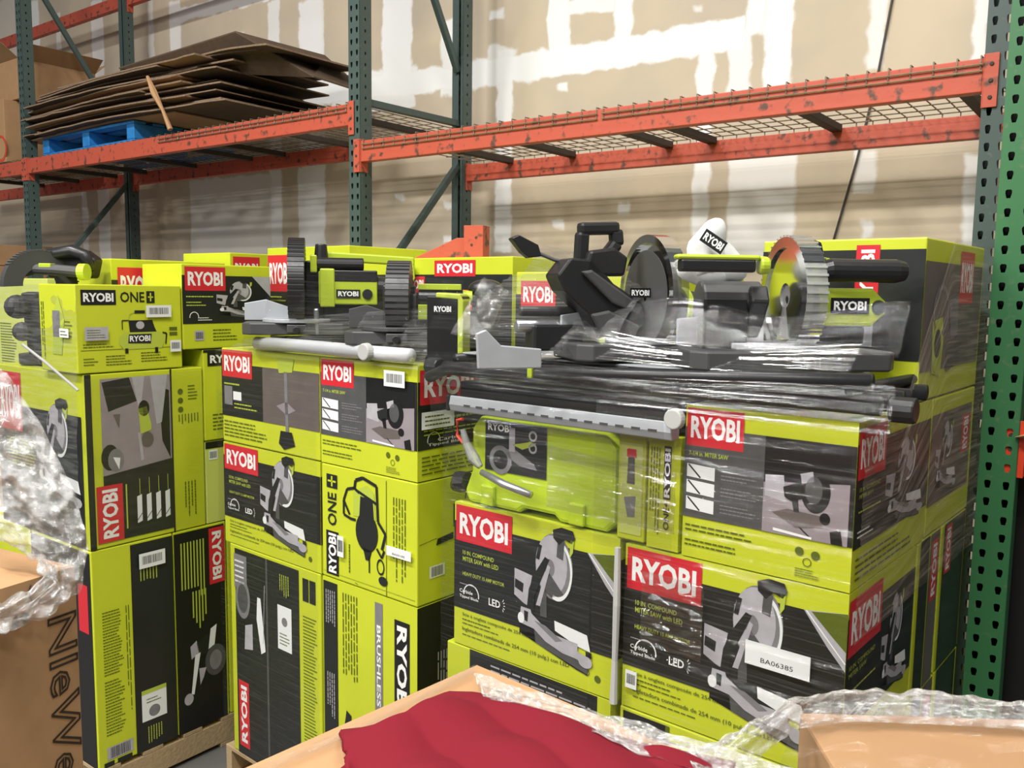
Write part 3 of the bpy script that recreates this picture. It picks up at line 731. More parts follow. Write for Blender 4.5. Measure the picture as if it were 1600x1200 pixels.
cG = carton('charcoal and lime saw carton left of the near corner, below the green tool case', FR, .585, 1.18, 0, .50, z1, z2 + .005, front=art_miter10, right=lambda f: f.rect(0, .26, 1, .87, 'char'))
carton('lime and black carton under the left saw carton of the right stack', FR, .60, 1.21, 0, .5, .56, z1 - .003, front=art_H)
carton('lime carton with black strip under the near corner saw carton', FR, 0, .575, 0, .5, .56, z1 - .003, front=art_H2, right=lambda f: (f.rect(0, .3, 1, .85, 'char'), f.lines(.1, .05, .8, .25, 3, 'ink')))
carton('lowest lime carton on the right pallet, left half', FR, .60, 1.2, 0, .5, .138, .557, front=art_H)
carton('lowest lime carton on the right pallet, near corner', FR, 0, .575, 0, .5, .138, .557, front=art_H2)
def art_vert(f):
    f.rect(.12, 0, .5, 1, 'char', 1); f.rect(.55, .0, .95, 1, 'brownp', 1); f.logo(.6, .55, .9, .95, 'red', rot=90)
carton('dark wrapped carton with red print behind the photo panel carton', FR, 0, .4, .57, 1.03, z2, z3, right=lambda f: (f.rect(0, .22, .93, .88, 'brownp'), f.logo(.7, .5, .9, .8, 'red', rot=90), pic_miter(f, .1, .25, .6, .85)))
carton('narrow lime edged carton on the right side of the stack, at mid height', FR, 0, .4, .515, .74, z1, z2 - .003, body='lime', right=art_vert)
carton('dark carton at the far right side of the stack, at mid height', FR, 0, .4, .75, 1.03, z1, z2 - .003, body='lime', right=lambda f: (f.rect(.1, 0, .95, 1, 'char'), f.logo(.15, .65, .4, .98, 'red', rot=90)))
carton('tall dark carton low on the right side of the stack', FR, 0, .4, .515, .76, .138, z1 - .003, right=art_vert)
carton('tall dark carton at the far right side, standing on the pallet', FR, 0, .4, .77, 1.03, .138, z1 - .003, right=lambda f: f.rect(.08, 0, .92, 1, 'char'))
carton('plain lime carton inside the right stack, behind the tool case', FR, .43, 1.2, .515, 1.0, .138, 1.74)
def art_B7f(f):
    f.rect(0, .25, 1, .93, 'char', 1); f.logo(.60, .55, .74, .96, 'red', rot=90)
    f.rect(.45, .30, .62, .48, 'lime', 3); f.rect(.475, .375, .595, .405, 'char', 4); f.rect(.52, .32, .55, .46, 'char', 4)
    f.rect(.36, .06, .72, .20, 'label', 3); f.lines(.40, .09, .6, .17, 2, 'ink', 4)
def art_B7r(f):
    f.rect(.0, .18, .97, .86, 'brownp', 1); f.logo(.55, .60, .80, .95, 'red')
    s = Sub(f, .08, .1, .7, .75, 100, 100)
    s.poly([(10, 40), (35, 36), (40, 60), (36, 95), (14, 90)], 'ltext', 3); s.poly([(50, 20), (75, 15), (78, 55), (60, 60)], 'g2', 3); s.ell(25, 62, 8, 14, 'char', 4); s.band(30, 30, 20, 26, .8, 'g2', 3)
    s.band(24, 66, 12, 24, .8, 'ltext', 5); s.poly([(50, 70), (90, 62), (88, 85), (52, 92)], 'g3', 3)
carton('tall lime topped carton at the back right corner, topmost under wrap', FR, 0, .42, .42, 1.03, z3 + .003, 2.195, front=art_B7f, right=art_B7r)
def art_B6f(f):
    f.rect(0, .1, 1, .80, 'char', 1); f.logo(.04, .68, .30, .92, 'red'); f.ring(.36, .80, .018, .005, 'ltext', 2)
carton('carton with red logo at the back left of the right stack, behind the black saw', FR, .72, 1.285, .40, .95, 1.743, 2.115, front=art_B6f, top='lime')
# lime plastic tool case
t = thing('tool_case', 'bright lime hard plastic tool case lying on the left saw carton', 'tool case', FR.p(.61, 0.01, z2 + .008), FR.rz)
W_ = .54; H_ = .265; mb = MB()
prof = [(-W_, .03), (-W_ + .02, .0), (-.33, 0), (-.31, .015), (-.20, .015), (-.18, 0), (-.03, 0), (0, .03), (0, H_ - .04), (-.03, H_), (-W_ + .06, H_), (-W_ + .03, H_ - .04), (-W_ + .03, .10)]
mb.prism([(x, 0, z) for x, z in prof], (0, .30, 0), 'case')
mb.build('case_shell', t, bevel=.012)
mb = MB(); f = Face(mb, (-W_, -.001, 0), (1, 0, 0), (0, 0, 1), (0, -1, 0), W_, H_)
f.rect(.16, .42, .58, .97, 'char', 1); f.text('RYOBI', .18, .86, .34, .94, 'white', 2, bold=.03)
f.ring(.27, .55, .042, .014, 'g2', 2); f.poly([(.28, .66), (.36, .7), (.5, .56), (.52, .50), (.40, .52), (.32, .6)], 'g2', 2); f.poly([(.35, .74), (.42, .70), (.50, .76), (.48, .80), (.40, .76)], 'ltext', 3)
f.poly([(.33, .66), (.37, .66), (.37, .92), (.33, .92)], 'g1', 3)
for b_ in (.86, .73): f.ring(.49, b_, .015, .006, 'g1', 3)
mb.build('printed_label', t)
for x in (-.46, -.14):
    mb = MB(); mb.box(x, x + .05, -.016, -.001, H_ * .02, H_ * .25, 'case'); mb.build('latch', t, bevel=.005)
mb = MB(); mb.tube([(-W_ - .0, .02, .055), (-W_ - .035, .02, .05), (-W_ - .06, .02, .03)], [.03, .034, .016], 'toolblack', 10); mb.build('rubber_corner', t)
# two slim cartons between tool case and corner carton
def art_slim(f):
    f.rect(.1, .06, .9, .9, 'lime_pale', 1); s = Sub(f, .2, .2, .8, .85, 50, 100); s.poly([(10, 0), (38, 0), (40, 12), (10, 12)], 'red', 2); s.poly([(14, 12), (34, 12), (36, 50), (12, 50)], 'g3', 2); s.poly([(4, 70), (40, 66), (38, 96), (16, 98)], 'g2', 2)
def art_slim2(f):
    f.rect(.5, .45, .72, .92, 'char', 1); f.text('RYOBI', .52, .47, .70, .9, 'white', 2, rot=90, bold=.03); f.text('ONE+', .52, .18, .70, .43, 'char', 2, rot=90, bold=.02)
    f.lines(.05, .1, .4, .9, 4, 'ink', 2, vert=True)
carton('slim lime carton with tool picture beside the tool case', FR, .515, .60, 0.0, .45, z2 + .006, 1.70, front=art_slim)
carton('slim lime carton with black vertical logo against the corner carton', FR, .418, .51, 0.0, .45, z2 + .002, 1.70, front=art_slim2)
# clear bottle and wand taped on the case
t = thing('spray_wand', 'small clear bottle with red tip wrapped against the tool case', 'bottle', FR.p(1.10, -.05, 1.56), FR.rz)
mb = MB(); mb.tube([(0, 0, .09), (0.015, 0, .05), (.045, 0, .01), (.07, 0, -.01)], [.008, .012, .018, .009], 'guard_clear', 12); mb.build('bottle', t)
mb = MB(); mb.tube([(.0, 0, .12), (-.022, 0, .115), (-.022, 0, .07), (.002, 0, .05)], .005, 'redtip', 8); mb.build('red_tip', t)
mb = MB(); mb.tube([(.075, 0, -.025), (.16, -.004, -.045), (.26, -.004, -.06)], [.009, .011, .010], 'alu', 12); mb.build('chrome_tube', t, smooth=True)

# ------------------------------------------------------------------ middle stack
m1, m2, m3 = 1.020, 1.437, 1.812
def art_T1(f):
    f.rect(0, .28, 1, .84, 'char', 1); f.rect(.45, .28, 1, .84, 'brownp', 2); f.logo(.012, .70, .34, .985, 'red', L=3); f.rect(.03, .40, .12, .60, 'g2', 3); f.rect(.13, .46, .22, .55, 'label', 3)
    f.lines(.03, .6, .2, .65, 1, 'ltext', 3); f.lines(.14, .36, .4, .44, 2, 'ltext', 3); f.lines(.02, .05, .5, .24, 4, 'ink', 3)
    s = Sub(f, .55, .02, .85, .95, 60, 100); s.poly([(10, 0), (44, 0), (40, 14), (14, 16)], 'ltext', 4); s.poly([(24, 14), (30, 14), (32, 80), (26, 80)], 'g2', 4); s.poly([(8, 52), (28, 46), (46, 54), (28, 60)], 'mauve', 4); s.poly([(16, 78), (38, 78), (44, 92), (22, 98), (12, 92)], 'char', 5)
cT1 = carton('charcoal drill press carton, topmost at the left of the middle stack', FM, .50, 1.13, 0, .45, m2, m3, front=art_T1)
def art_T2r(f):
    f.rect(0, .27, 1, .86, 'char', 1); f.logo(.02, .66, .62, .96, 'red'); f.lines(.06, .38, .7, .45, 1, 'ltext'); f.lines(.3, .50, .8, .56, 1, 'ltext')
    f.ring(.16, .34, .03, .003, 'white', 2, t0=-.2, t1=3.3); f.text('Carbide', .2, .33, .5, .36, 'white', 2); f.text('Tipped Blade', .1, .29, .5, .32, 'white', 2); f.lines(.04, .04, .9, .22, 3, 'ink')
cT2 = carton('printed carton with saw photo panel, topmost at the near corner of the middle stack', FM, 0, .495, 0, .45, m2, m3, front=art_slide7, right=art_T2r)
sticker('front', cT2, .495, .45, m3 - m2, .70, .80, .90, .94); sticker('right', cT2, .495, .45, m3 - m2, .02, .45, .35, .60, bar=False)
carton('charcoal and lime miter saw carton under the drill press carton', FM, .50, 1.13, 0, .45, m1 + .003, m2 - .003, front=lambda f: art_miter10(f, False), right=lambda f: f.rect(0, .26, 1, .87, 'char'))
def art_V(f):
    f.rect(.05, .03, .19, .42, 'black', 1); f.text('RYOBI', .075, .05, .165, .40, 'white', 2, rot=90, bold=.035)
    f.text('ONE', .07, .47, .17, .76, 'char', 2, rot=90, bold=.02); f.rect(.06, .80, .18, .92, 'char', 2); f.rect(.075, .852, .165, .868, 'lime', 3); f.rect(.112, .815, .128, .905, 'lime', 3)
    f.line([(.37, .03), (.40, .02)], .002, 'ink', 1); f.line([(.70, .0), (.70, .97)], .003, 'ink', 1); f.line([(.02, .05), (.98, .05)], .002, 'seam', 1)
    s = Sub(f, .20, .10, .72, .95, 80, 150)
    s.line([(18, 60), (8, 40), (14, 22), (26, 18), (34, 24)], .010, 'char', 3); s.line([(8, 40), (8, 62), (20, 66), (28, 66)], .010, 'char', 3)
    s.line([(26, 20), (28, 6), (40, 0), (62, 8), (64, 60), (76, 76), (70, 100)], .012, 'char', 3); s.line([(28, 20), (62, 34)], .010, 'char', 4)
    s.poly([(24, 24), (46, 10), (58, 20), (60, 60), (24, 60)], 'ltext', 2); s.poly([(36, 28), (56, 30), (58, 60), (34, 60)], 'char', 3)
    s.ell(46, 80, 18, 30, 'char', 4); s.poly([(40, 104), (54, 106), (50, 122), (44, 122)], 'char', 4); s.line([(50, 115), (50, 140)], .006, 'char', 4)
    s.line([(62, 100), (70, 112), (74, 100)], .009, 'char', 4); s.band(68, 126, 6, 12, .75, 'char', 4); s.ell(72, 146, 7, 7, 'char', 4)
    f.lines(.76, .15, .90, .85, 3, 'ink', 2, vert=True); f.lines(.29, .10, .33, .35, 1, 'ink', 2, vert=True)
def art_Vr(f):
    s = Sub(f, .12, .45, .95, .98, 100, 100); s.poly([(30, 40), (70, 34), (80, 60), (60, 74), (30, 70)], 'char', 3); s.line([(45, 38), (50, 4), (70, 4), (84, 34)], .004, 'char', 3); s.poly([(10, 88), (30, 84), (30, 94), (8, 98)], 'char', 3); s.ell(70, 78, 8, 8, 'char', 3); s.poly([(30, 62), (80, 62), (84, 74), (30, 76)], 'ink', 2)
    f.rect(.12, .20, .28, .30, 'label', 1); f.barcode(.14, .21, .26, .29, 2); f.line([(.02, .5), (.2, .52)], .002, 'ink', 1)
cV = carton('all lime carton with black vacuum picture, at middle stack mid height', FM, 0, .495, 0, .45, m1 + .003, m2 - .003, front=art_V, right=art_Vr)
sticker('front', cV, .495, .45, m2 - m1, .72, .36, .96, .44, bc='BA00185'); sticker('front', cV, .495, .45, m2 - m1, .20, .22, .27, .40, bar=True)
def art_D(f):
    f.rect(.06, .0, .78, .985, 'char', 1); f.rect(.42, .0, .44, .985, 'g3', 2); f.rect(.05, .80, .20, .96, 'g2', 2); f.lines(.06, .82, .19, .94, 5, 'label', 3)
    f.logo(.08, .04, .20, .36, 'red', rot=90)
    s = Sub(f, .05, .52, .42, .86, 60, 100); s.ell(16, 30, 14, 28, 'g2', 3); s.ell(16, 30, 10, 20, 'g3', 4); s.poly([(20, 66), (34, 60), (34, 96), (18, 100)], 'g1', 3); s.poly([(44, 20), (50, 20), (58, 90), (50, 96), (42, 50)], 'label', 3); s.line([(58, 0), (54, 80)], .003, 'g1', 4)
    f.rect(.55, .60, .70, .80, 'label', 3); f.disc(.625, .73, .018, 'g2', 4); f.lines(.57, .62, .68, .68, 2, 'ink', 4); f.lines(.57, .84, .68, .94, 4, 'ltext', 3, vert=True)
    f.lines(.82, .0, .96, .80, 12, 'ink', 2); f.rect(.82, .86, .88, .96, 'char', 2); f.rect(.89, .86, .95, .96, 'char', 2)
carton('tall charcoal carton with sideways red logo, lowest at the left of the middle stack', FM, .505, 1.10, 0, .45, .140, m1, front=art_D)
def art_Br(f):
    f.rect(0.01, 0, .17, .985, 'char', 1); f.lines(.03, .78, .15, .95, 5, 'g1', 2, vert=True); f.lines(.04, .4, .14, .6, 4, 'g1', 2, vert=True); f.lines(.04, .05, .14, .3, 5, 'g1', 2, vert=True)
    f.lines(.22, .55, .40, .96, 5, 'ink', 2, vert=True)
    f.poly([(.58, .50), (.62, .47), (.66, .50), (.66, .97), (.58, .97)], 'g2', 1); f.text('BRUSHLESS', .60, .55, .64, .88, 'white', 2, rot=-90, bold=.02)
    f.rect(.78, .55, .93, .93, 'black', 1); f.text('RYOBI', .805, .57, .905, .91, 'white', 2, rot=-90, bold=.035)
    f.text('ONE+', .83, .30, .92, .52, 'char', 2, rot=-90, bold=.02); f.lines(.76, .35, .80, .52, 1, 'ink', 2, vert=True)
    s = Sub(f, .20, .05, .6, .5, 60, 60); s.poly([(4, 20), (10, 4), (18, 6), (16, 24), (24, 34), (24, 50), (4, 50)], 'char', 3); s.poly([(10, 30), (20, 34), (18, 50), (8, 50)], 'g2', 4)
carton('lime carton with brushless strip, lowest at the near corner of the middle stack', FM, 0, .495, 0, .45, .140, m1, front=art_Br, right=lambda f: (f.rect(0, 0, 1, 1, 'black'), f.lines(.2, .3, .35, .8, 2, 'g1', 2, vert=True)))
def art_B5(f):
    f.rect(0, .1, 1, .82, 'char', 1); f.logo(.56, .80, .80, .97, 'red'); f.logo(.60, .45, .78, .66, 'red'); f.logo(.38, .62, .50, .8, 'red')
carton('wide lime topped carton behind the saws at the back of the middle stack', FM, .04, .94, .505, .97, m3 + .004, 2.175, front=art_B5)
carton('lime topped carton with red logo behind the ribbed blade guard', FM, .95, 1.55, .505, .97, m3 + .004, 2.235, front=lambda f: (f.rect(0, .1, 1, .80, 'char'), f.logo(.01, .52, .30, .92, 'red'), f.lines(.02, .40, .25, .48, 2, 'ltext')))
carton('plain lime carton inside the back of the middle stack', FM, .04, 1.13, .47, .95, .14, m3)
# ------------------------------------------------------------------ left stack
def art_TALL1(f):
    f.rect(.46, 0, .995, .99, 'char', 1); f.lines(.10, .42, .34, .72, 22, 'ink', 2); f.lines(.10, .14, .34, .40, 18, 'ink', 2); f.lines(.37, .2, .43, .72, 2, 'ink', 2, vert=True)
    f.rect(.10, .03, .42, .09, 'g1', 2); f.barcode(.14, .035, .38, .085, 3); f.rect(.06, -.0, .18, .022, 'char', 2); f.rect(.22, 0, .40, .022, 'char', 2)
    f.lines(.56, .80, .80, .87, 5, 'ltext', 2, vert=True); f.lines(.6, .02, .8, .11, 6, 'ltext', 2, vert=True)
    f.rect(.54, .14, .86, .29, 'label', 2); f.rect(.54, .27, .86, .29, 'ltext', 3); f.disc(.70, .18, .025, 'g2', 3); f.lines(.60, .22, .80, .25, 2, 'ink', 3)
c1 = carton('tall carton, half lime half charcoal, at the near corner of the left stack', FL, 0, .5, 0, .345, .140, 1.030, right=art_TALL1, front=lambda f: (f.rect(0, 0, .98, .99, 'black'), f.rect(.78, .62, .93, .84, 'red', 2)))
sticker('right', c1, .5, .345, .89, .55, .87, .88, .94, bar=True, label='white barcode label')
def art_TALL2(f):
    f.rect(0, 0, .96, .99, 'black', 1); f.logo(.66, .70, .97, .98, 'red', rot=-90, L=2)
    for k in range(8): f.rect(.12 + k * .06, .71 if k < 6 else .66, .145 + k * .06, .94, 'ltext', 2)
    for k in range(5): f.rect(.32 + k * .06, .50 + abs(k - 2) * .03, .345 + k * .06, .69, 'ltext', 2)
    s = Sub(f, .08, .14, .95, .50, 100, 100)
    s.poly([(66, 6), (80, 2), (74, 30), (60, 34)], 'label', 3); s.poly([(20, 22), (34, 16), (40, 34), (22, 40)], 'g1', 3); s.poly([(34, 20), (60, 10), (62, 36), (40, 40)], 'char', 3); s.ell(76, 52, 24, 22, 'g3', 3); s.ell(76, 52, 14, 14, 'g2', 4)
    s.poly([(30, 36), (42, 34), (26, 90), (20, 88)], 'label', 4); s.poly([(38, 56), (54, 58), (48, 70), (40, 80)], 'g1', 5); s.ell(14, 94, 10, 8, 'g1', 4)
carton('tall black carton with sideways red logo, second in the left stack', FL, 0, .5, .347, .60, .140, 1.030, right=art_TALL2)
carton('plain tall lime carton behind the tall cartons of the left stack', FL, 0, .5, .605, 1.0, .140, 1.030)
carton('plain tall lime carton at the far left of the left stack', FL, .505, .98, 0, .9, .140, 1.030)
tz = 1.715
def art_TSr(f):
    f.rect(.0, 0, .05, 1, 'char', 1); f.rect(.12, .03, .70, .97, 'mauve', 1)
    s = Sub(f, .12, .03, .70, .97, 100, 200)
    s.poly([(0, 118), (100, 108), (100, 200), (0, 200)], 'char', 2); s.poly([(2, 4), (40, 0), (50, 30), (10, 40)], 'char', 2); s.poly([(44, 0), (62, 0), (56, 38), (52, 38)], 'g1', 3); s.poly([(70, 0), (96, 0), (86, 60), (78, 62)], 'g1', 3)
    s.poly([(52, 40), (64, 38), (70, 60), (70, 68), (54, 72)], 'ltext', 4); s.ell(60, 40, 8, 10, 'black', 4); s.ell(64, 80, 9, 10, 'brownp', 3); s.poly([(50, 70), (54, 70), (58, 104), (54, 106)], 'g1', 4)
    s.poly([(82, 14), (98, 20), (98, 108), (86, 84)], 'black', 2); s.ell(10, 96, 12, 16, 'char', 3); s.ell(18, 100, 11, 14, 'g2', 4); s.poly([(14, 96), (24, 98), (22, 112)], 'label', 5); s.poly([(16, 44), (26, 44), (24, 62)], 'brownp', 3)
    for k in range(4):
        s.poly([(46 + k * 14, 150), (53 + k * 14, 148), (53 + k * 14, 182), (46 + k * 14, 184)], 'label', 3); s.poly([(50 + k * 14, 128), (50.8 + k * 14, 128), (50.8 + k * 14, 148), (50 + k * 14, 148)], 'ltext', 3)
        s.line([(46 + k * 14, 180), (53 + k * 14, 172)], .003, 'char', 4)
    s.poly([(30, 132), (32, 132), (32, 188), (30, 188)], 'ltext', 3)
    f.logo(.06, .03, .27, .36, 'red', rot=90, L=5)
    f.rect(.70, .0, .715, 1, 'char', 1)
    for k in range(3): f.disc(.79, .86 - k * .055, .012, 'ink', 2)
    f.lines(.76, .66, .96, .72, 3, 'ink', 2, vert=True); f.lines(.80, .08, .92, .30, 3, 'ink', 2, vert=True); f.lines(.86, .80, .95, .90, 4, 'ink', 2)
def art_TSf(f):
    f.rect(0, .0, .96, .76, 'char', 1); f.logo(.03, .60, .30, .96, 'red'); f.lines(.1, .38, .5, .56, 5, 'ltext', 2)
    pic_miter(f, .45, .2, .95, .85, L=2)
carton('table saw carton with sideways red logo and workshop photo, under the compressor carton', FL, 0, .75, 0, .505, 1.032, tz, right=art_TSr, front=art_TSf)
def art_comp(f):
    f.logo(.045, .77, .36, .94, 'black', L=1); f.text('ONE', .40, .80, .63, .92, 'char', 2, bold=.015); f.rect(.65, .79, .73, .93, 'char', 2); f.rect(.665, .852, .715, .868, 'lime', 3); f.rect(.683, .81, .697, .91, 'lime', 3)
    s = Sub(f, .36, .16, .86, .74, 100, 100)
    s.poly([(14, 50), (82, 50), (90, 56), (92, 70), (86, 84), (12, 84), (4, 74), (4, 60)], 'ltext', 2); s.poly([(22, 26), (68, 26), (72, 40), (76, 50), (24, 50)], 'char', 3); s.poly([(34, 6), (54, 6), (54, 12), (34, 12)], 'char', 3); s.line([(22, 28), (24, 14), (34, 9)], .004, 'ltext', 3)
    s.ell(44, 36, 8, 8, 'g1', 4); s.line([(10, 44), (10, 26), (24, 26)], .004, 'char', 3); s.poly([(22, 54), (66, 54), (64, 74), (20, 72)], 'char', 4); s.poly([(14, 82), (20, 82), (20, 92), (14, 92)], 'black', 3); s.poly([(72, 82), (78, 82), (78, 94), (72, 94)], 'black', 3); s.line([(88, 52), (96, 54), (94, 76)], .006, 'char', 3)
    f.text('RYOBI', .475, .34, .675, .41, 'white', 6, bold=.03)
    f.line([(.03, .26), (.98, .26)], .002, 'ink', 1); f.lines(.05, .08, .18, .18, 3, 'ink', 2); f.lines(.25, .07, .5, .2, 4, 'ink', 2); f.lines(.58, .09, .85, .22, 4, 'ink', 2); f.lines(.05, .28, .34, .34, 2, 'ink', 2)
    f.rect(.87, .46, .95, .50, 'ink', 2); f.rect(.87, .40, .95, .44, 'ink', 2)
def art_comp_f(f):
    f.poly([(.35, .2), (.6, .2), (.7, .6), (.55, .88), (.42, .7)], 'ltext', 2); f.rect(.38, .4, .58, .7, 'g2', 3); f.lines(.05, .1, .15, .8, 2, 'ink', 2, vert=True); f.lines(.7, .4, .9, .6, 3, 'ink', 2)
cC = carton('bright lime compressor carton with black logo, topmost at the left', FL, 0.0, .29, -.02, .415, tz + .003, 2.055, right=art_comp, front=art_comp_f)
sticker('right', cC, .29, .435, .337, .63, .62, .88, .76, bar=True, label='white barcode label'); sticker('right', cC, .29, .435, .337, .06, .37, .27, .52, m='g1', bar=False, lines=4, label='grey shipping label')
sticker('right', cC, .29, .435, .337, .86, .20, .97, .34, bar=True); sticker('front', cC, .29, .435, .337, .62, .40, .86, .50, bar=False)
def art_B1(f):
    f.rect(0, .30, 1, .87, 'char', 1); f.logo(.03, .69, .47, .97, 'red'); f.lines(.04, .60, .33, .64, 1, 'ltext'); f.lines(.04, .50, .26, .57, 2, 'ltext'); f.ring(.12, .38, .022, .003, 'white', 2, t0=-.2, t1=3.3); f.lines(.16, .33, .32, .38, 2, 'white')
    f.poly([(.78, .87), (1, .87), (1, .62)], 'g1', 2); f.rect(.12, .10, .22, .22, 'g1', 2); f.barcode(.13, .12, .21, .2, 3); f.lines(.32, .08, .6, .24, 4, 'ink')
    pic_miter(f, .36, .33, .92, .84, L=3)
carton('charcoal and lime saw carton right of the compressor carton', FL, 0, .30, .418, .86, 1.79, 2.145, right=art_B1)
carton('small lime carton with black logo, right of the table saw carton', FL, 0, .30, .508, .90, 1.395, 1.786, right=lambda f: (f.logo(.05, .82, .5, .97, 'black'), f.lines(.1, .1, .8, .3, 5, 'ink'), f.rect(.0, .97, 1, 1, 'char')))
carton('pale lime carton right of the table saw carton, on the tall cartons', FL, 0, .30, .508, .90, 1.032, 1.390, body='lime_pale', right=lambda f: (f.rect(.04, .78, .15, .9, 'label'), f.barcode(.05, .8, .14, .88, 2), f.rect(0, .92, 1, 1, 'black')))
carton('lime topped carton with red logo behind the compressor carton', FL, .335, .70, .30, .86, tz + .003, 2.165, right=lambda f: (f.rect(0, .1, 1, .8, 'char'), f.logo(.05, .55, .36, .92, 'red'), pic_miter(f, .5, .3, .9, .95, L=2)))
carton('lime topped carton with red logo at the far back of the left stack', FL, .33, .72, .88, 1.22, 1.032, 2.215, right=lambda f: (f.rect(0, .1, 1, .93, 'char'), f.logo(.05, .86, .5, .985, 'red')))
carton('green film covered carton at the left edge behind the small saw', FL, .80, 1.35, .25, .8, 1.032, 2.08, body='lime_pale', front=lambda f: f.lines(.1, .6, .4, .8, 4, 'ink'))

# loose beam end resting on the back cartons
t = thing('rack_beam', 'short loose orange beam end sticking up behind the middle cartons', 'rack beam', FM.p(.66, .74, 2.178), FM.rz + R(22))
mb = MB(); mb.box(.13, .215, -.02, -.012, 0, .14, 'orange'); mb.box(.205, .215, -.012, .06, 0, .14, 'orange')
for k in range(2): mb.cyl((.165 + .02 * k, -.02, .06 + .03 * k), (.165 + .02 * k, -.0215, .06 + .03 * k), .006, .006, 'channel', 8)
mb.build('end_connector', t, bevel=.002)
mb = MB(); mb.prism([(-.12, 0, 0), (.128, 0, 0), (.128, 0, .09), (.09, 0, .09)], (0, .04, 0), 'orange'); mb.build('beam_rail', t, bevel=.002)
# ------------------------------------------------------------------ saws
def part(t, name, fn, bevel=0.0, smooth=False, solid=0.0, label=None):
    mb = MB(); fn(mb); o = mb.build(name, t, bevel=bevel, smooth=smooth, solid=solid)
    if label: o['label'] = label
    return o
def nameplate(mb, x0, x1, y, z0, z1):
    f = Face(mb, (x0, y, z0), (1, 0, 0), (0, 0, 1), (0, -1, 0), x1 - x0, z1 - z0)
    f.rect(0, 0, 1, 1, 'black', 0); f.text('RYOBI', .08, .2, .92, .8, 'white', 1, bold=.035)
def saw_base(t, w=.25, silver=True, z=0.0):
    m = 'alu_matte' if silver else 'toolgrey'
    def base(mb):
        mb.prism([(-w, -.06, z), (-w + .03, -.10, z), (w - .03, -.10, z), (w, -.06, z), (w, .11, z), (w - .03, .13, z), (-w + .03, .13, z), (-w, .11, z)], (0, 0, .045), 'toolgrey')
    part(t, 'base', base, .005)
    part(t, 'turntable', lambda mb: (mb.cyl((0, 0, z + .045), (0, 0, z + .06), .13, .13, m, 28), mb.box(-.035, .035, -.135, -.10, z + .01, z + .04, 'toolgrey'), mb.cyl((0, -.135, z + .022), (0, -.16, z + .022), .012, .014, 'toolblack', 12)), .003)
    for s in (-1, 1):
        part(t, 'fence', lambda mb: mb.prism([(s * .03, .05, z + .05), (s * w, .05, z + .05), (s * w, .05, z + .115), (s * .12, .05, z + .13), (s * .03, .05, z + .10)], (0, .012, 0), m), .002)
AXX = Vector((1, 0, 0))
# saw with clear ribbed guard and lime motor at the right
t = thing('miter_saw', 'lime and black miter saw with pale ribbed guard and white dust bag', 'saw', (lambda q: Vector((q.x, q.y, 1.872)))(at_y(1228, 455, 2.10)), R(5))
saw_base(t)
def g_ring(mb, c, r, th, m, ribs, t0=-.35, t1=3.5, n=30):
    mb.sector(c, AXX, r * .80, r, t0, t1, th, m, n)
    for i in range(ribs):
        a = t0 + (t1 - t0) * (i + .5) / ribs
        mb.sector(c, AXX, r * .99, r * 1.02, a, a + .035, th * 1.02, m, 1)
part(t, 'blade_guard', lambda mb: (mb.sector((0, -.01, .175), AXX, .03, .135, -1.2, 4.4, .012, 'guard_clear', 36), mb.sector((0.012, -.01, .175), AXX, .115, .140, -1.2, 4.4, .05, 'guard_clear', 40), [mb.sector((.012, -.01, .175), AXX, .141, .144, -1 + .14 * i, -.96 + .14 * i, .052, 'guard_clear', 1) for i in range(36)]), label='clear ribbed plastic guard')
part(t, 'blade', lambda mb: mb.sector((-.0, -.01, .165), AXX, .01, .095, 0, 2 * math.pi, .002, 'g2', 40))
part(t, 'arm', lambda mb: (mb.prism([(-.09, .16, .05), (-.09, .04, .17), (-.09, .0, .20), (-.09, -.02, .16), (-.09, .02, .10), (-.09, .09, .03)], (.045, 0, 0), 'toolblack'), mb.box(-.20, -.09, .0, .10, .03, .17, 'toolblack'), mb.cyl((-.2, .05, .16), (-.05, .05, .16), .05, .05, 'toolgrey', 14)), .006)
mh = part(t, 'motor_housing', lambda mb: (mb.prism([(.055, -.06, .105), (.19, -.06, .105), (.225, -.055, .135), (.225, -.055, .165), (.19, -.06, .195), (.055, -.06, .195)], (0, .12, 0), 'toollime'), mb.cyl((.035, 0, .155), (.06, 0, .155), .065, .065, 'toolblack', 20), mb.box(.04, .19, -.03, .05, .06, .106, 'toolblack')), .008)
part(mh, 'nameplate', lambda mb: nameplate(mb, .085, .18, -.061, .135, .172))
part(mh, 'motor_cap', lambda mb: mb.cyl((.205, -.057, .150), (.205, -.064, .150), .018, .016, 'toolblack', 16))
part(t, 'vent_column', lambda mb: (mb.box(.05, .065, -.02, .01, .03, .11, 'toolblack'), mb.box(.09, .105, -.02, .01, .0, .08, 'toolblack')), .004)
part(t, 'side_handle', lambda mb: (mb.tube([(.055, -.055, .232), (.08, -.058, .236), (.16, -.06, .236), (.24, -.06, .236), (.262, -.06, .236)], [.022, .028, .027, .028, .023], 'toolblack', 16), mb.prism([(.03, -.06, .20), (.07, -.06, .20), (.09, -.06, .262), (.04, -.06, .27)], (0, .06, 0), 'toollime')), .002, smooth=False)
part(t, 'battery_mount', lambda mb: mb.prism([(.035, .0, .255), (.10, .0, .25), (.085, .0, .305), (.05, .0, .315), (.02, .0, .29)], (0, .06, 0), 'toolblack'), .006)
part(t, 'front_handle', lambda mb: (mb.bar((-.28, -.05, .243), (-.10, -.05, .243), .034, .030, 'toolblack'), mb.bar((-.29, -.05, .262), (-.09, -.05, .262), .036, .012, 'toollime'), mb.cyl((-.09, -.05, .245), (-.065, -.05, .245), .022, .02, 'toollime', 16)), .006)
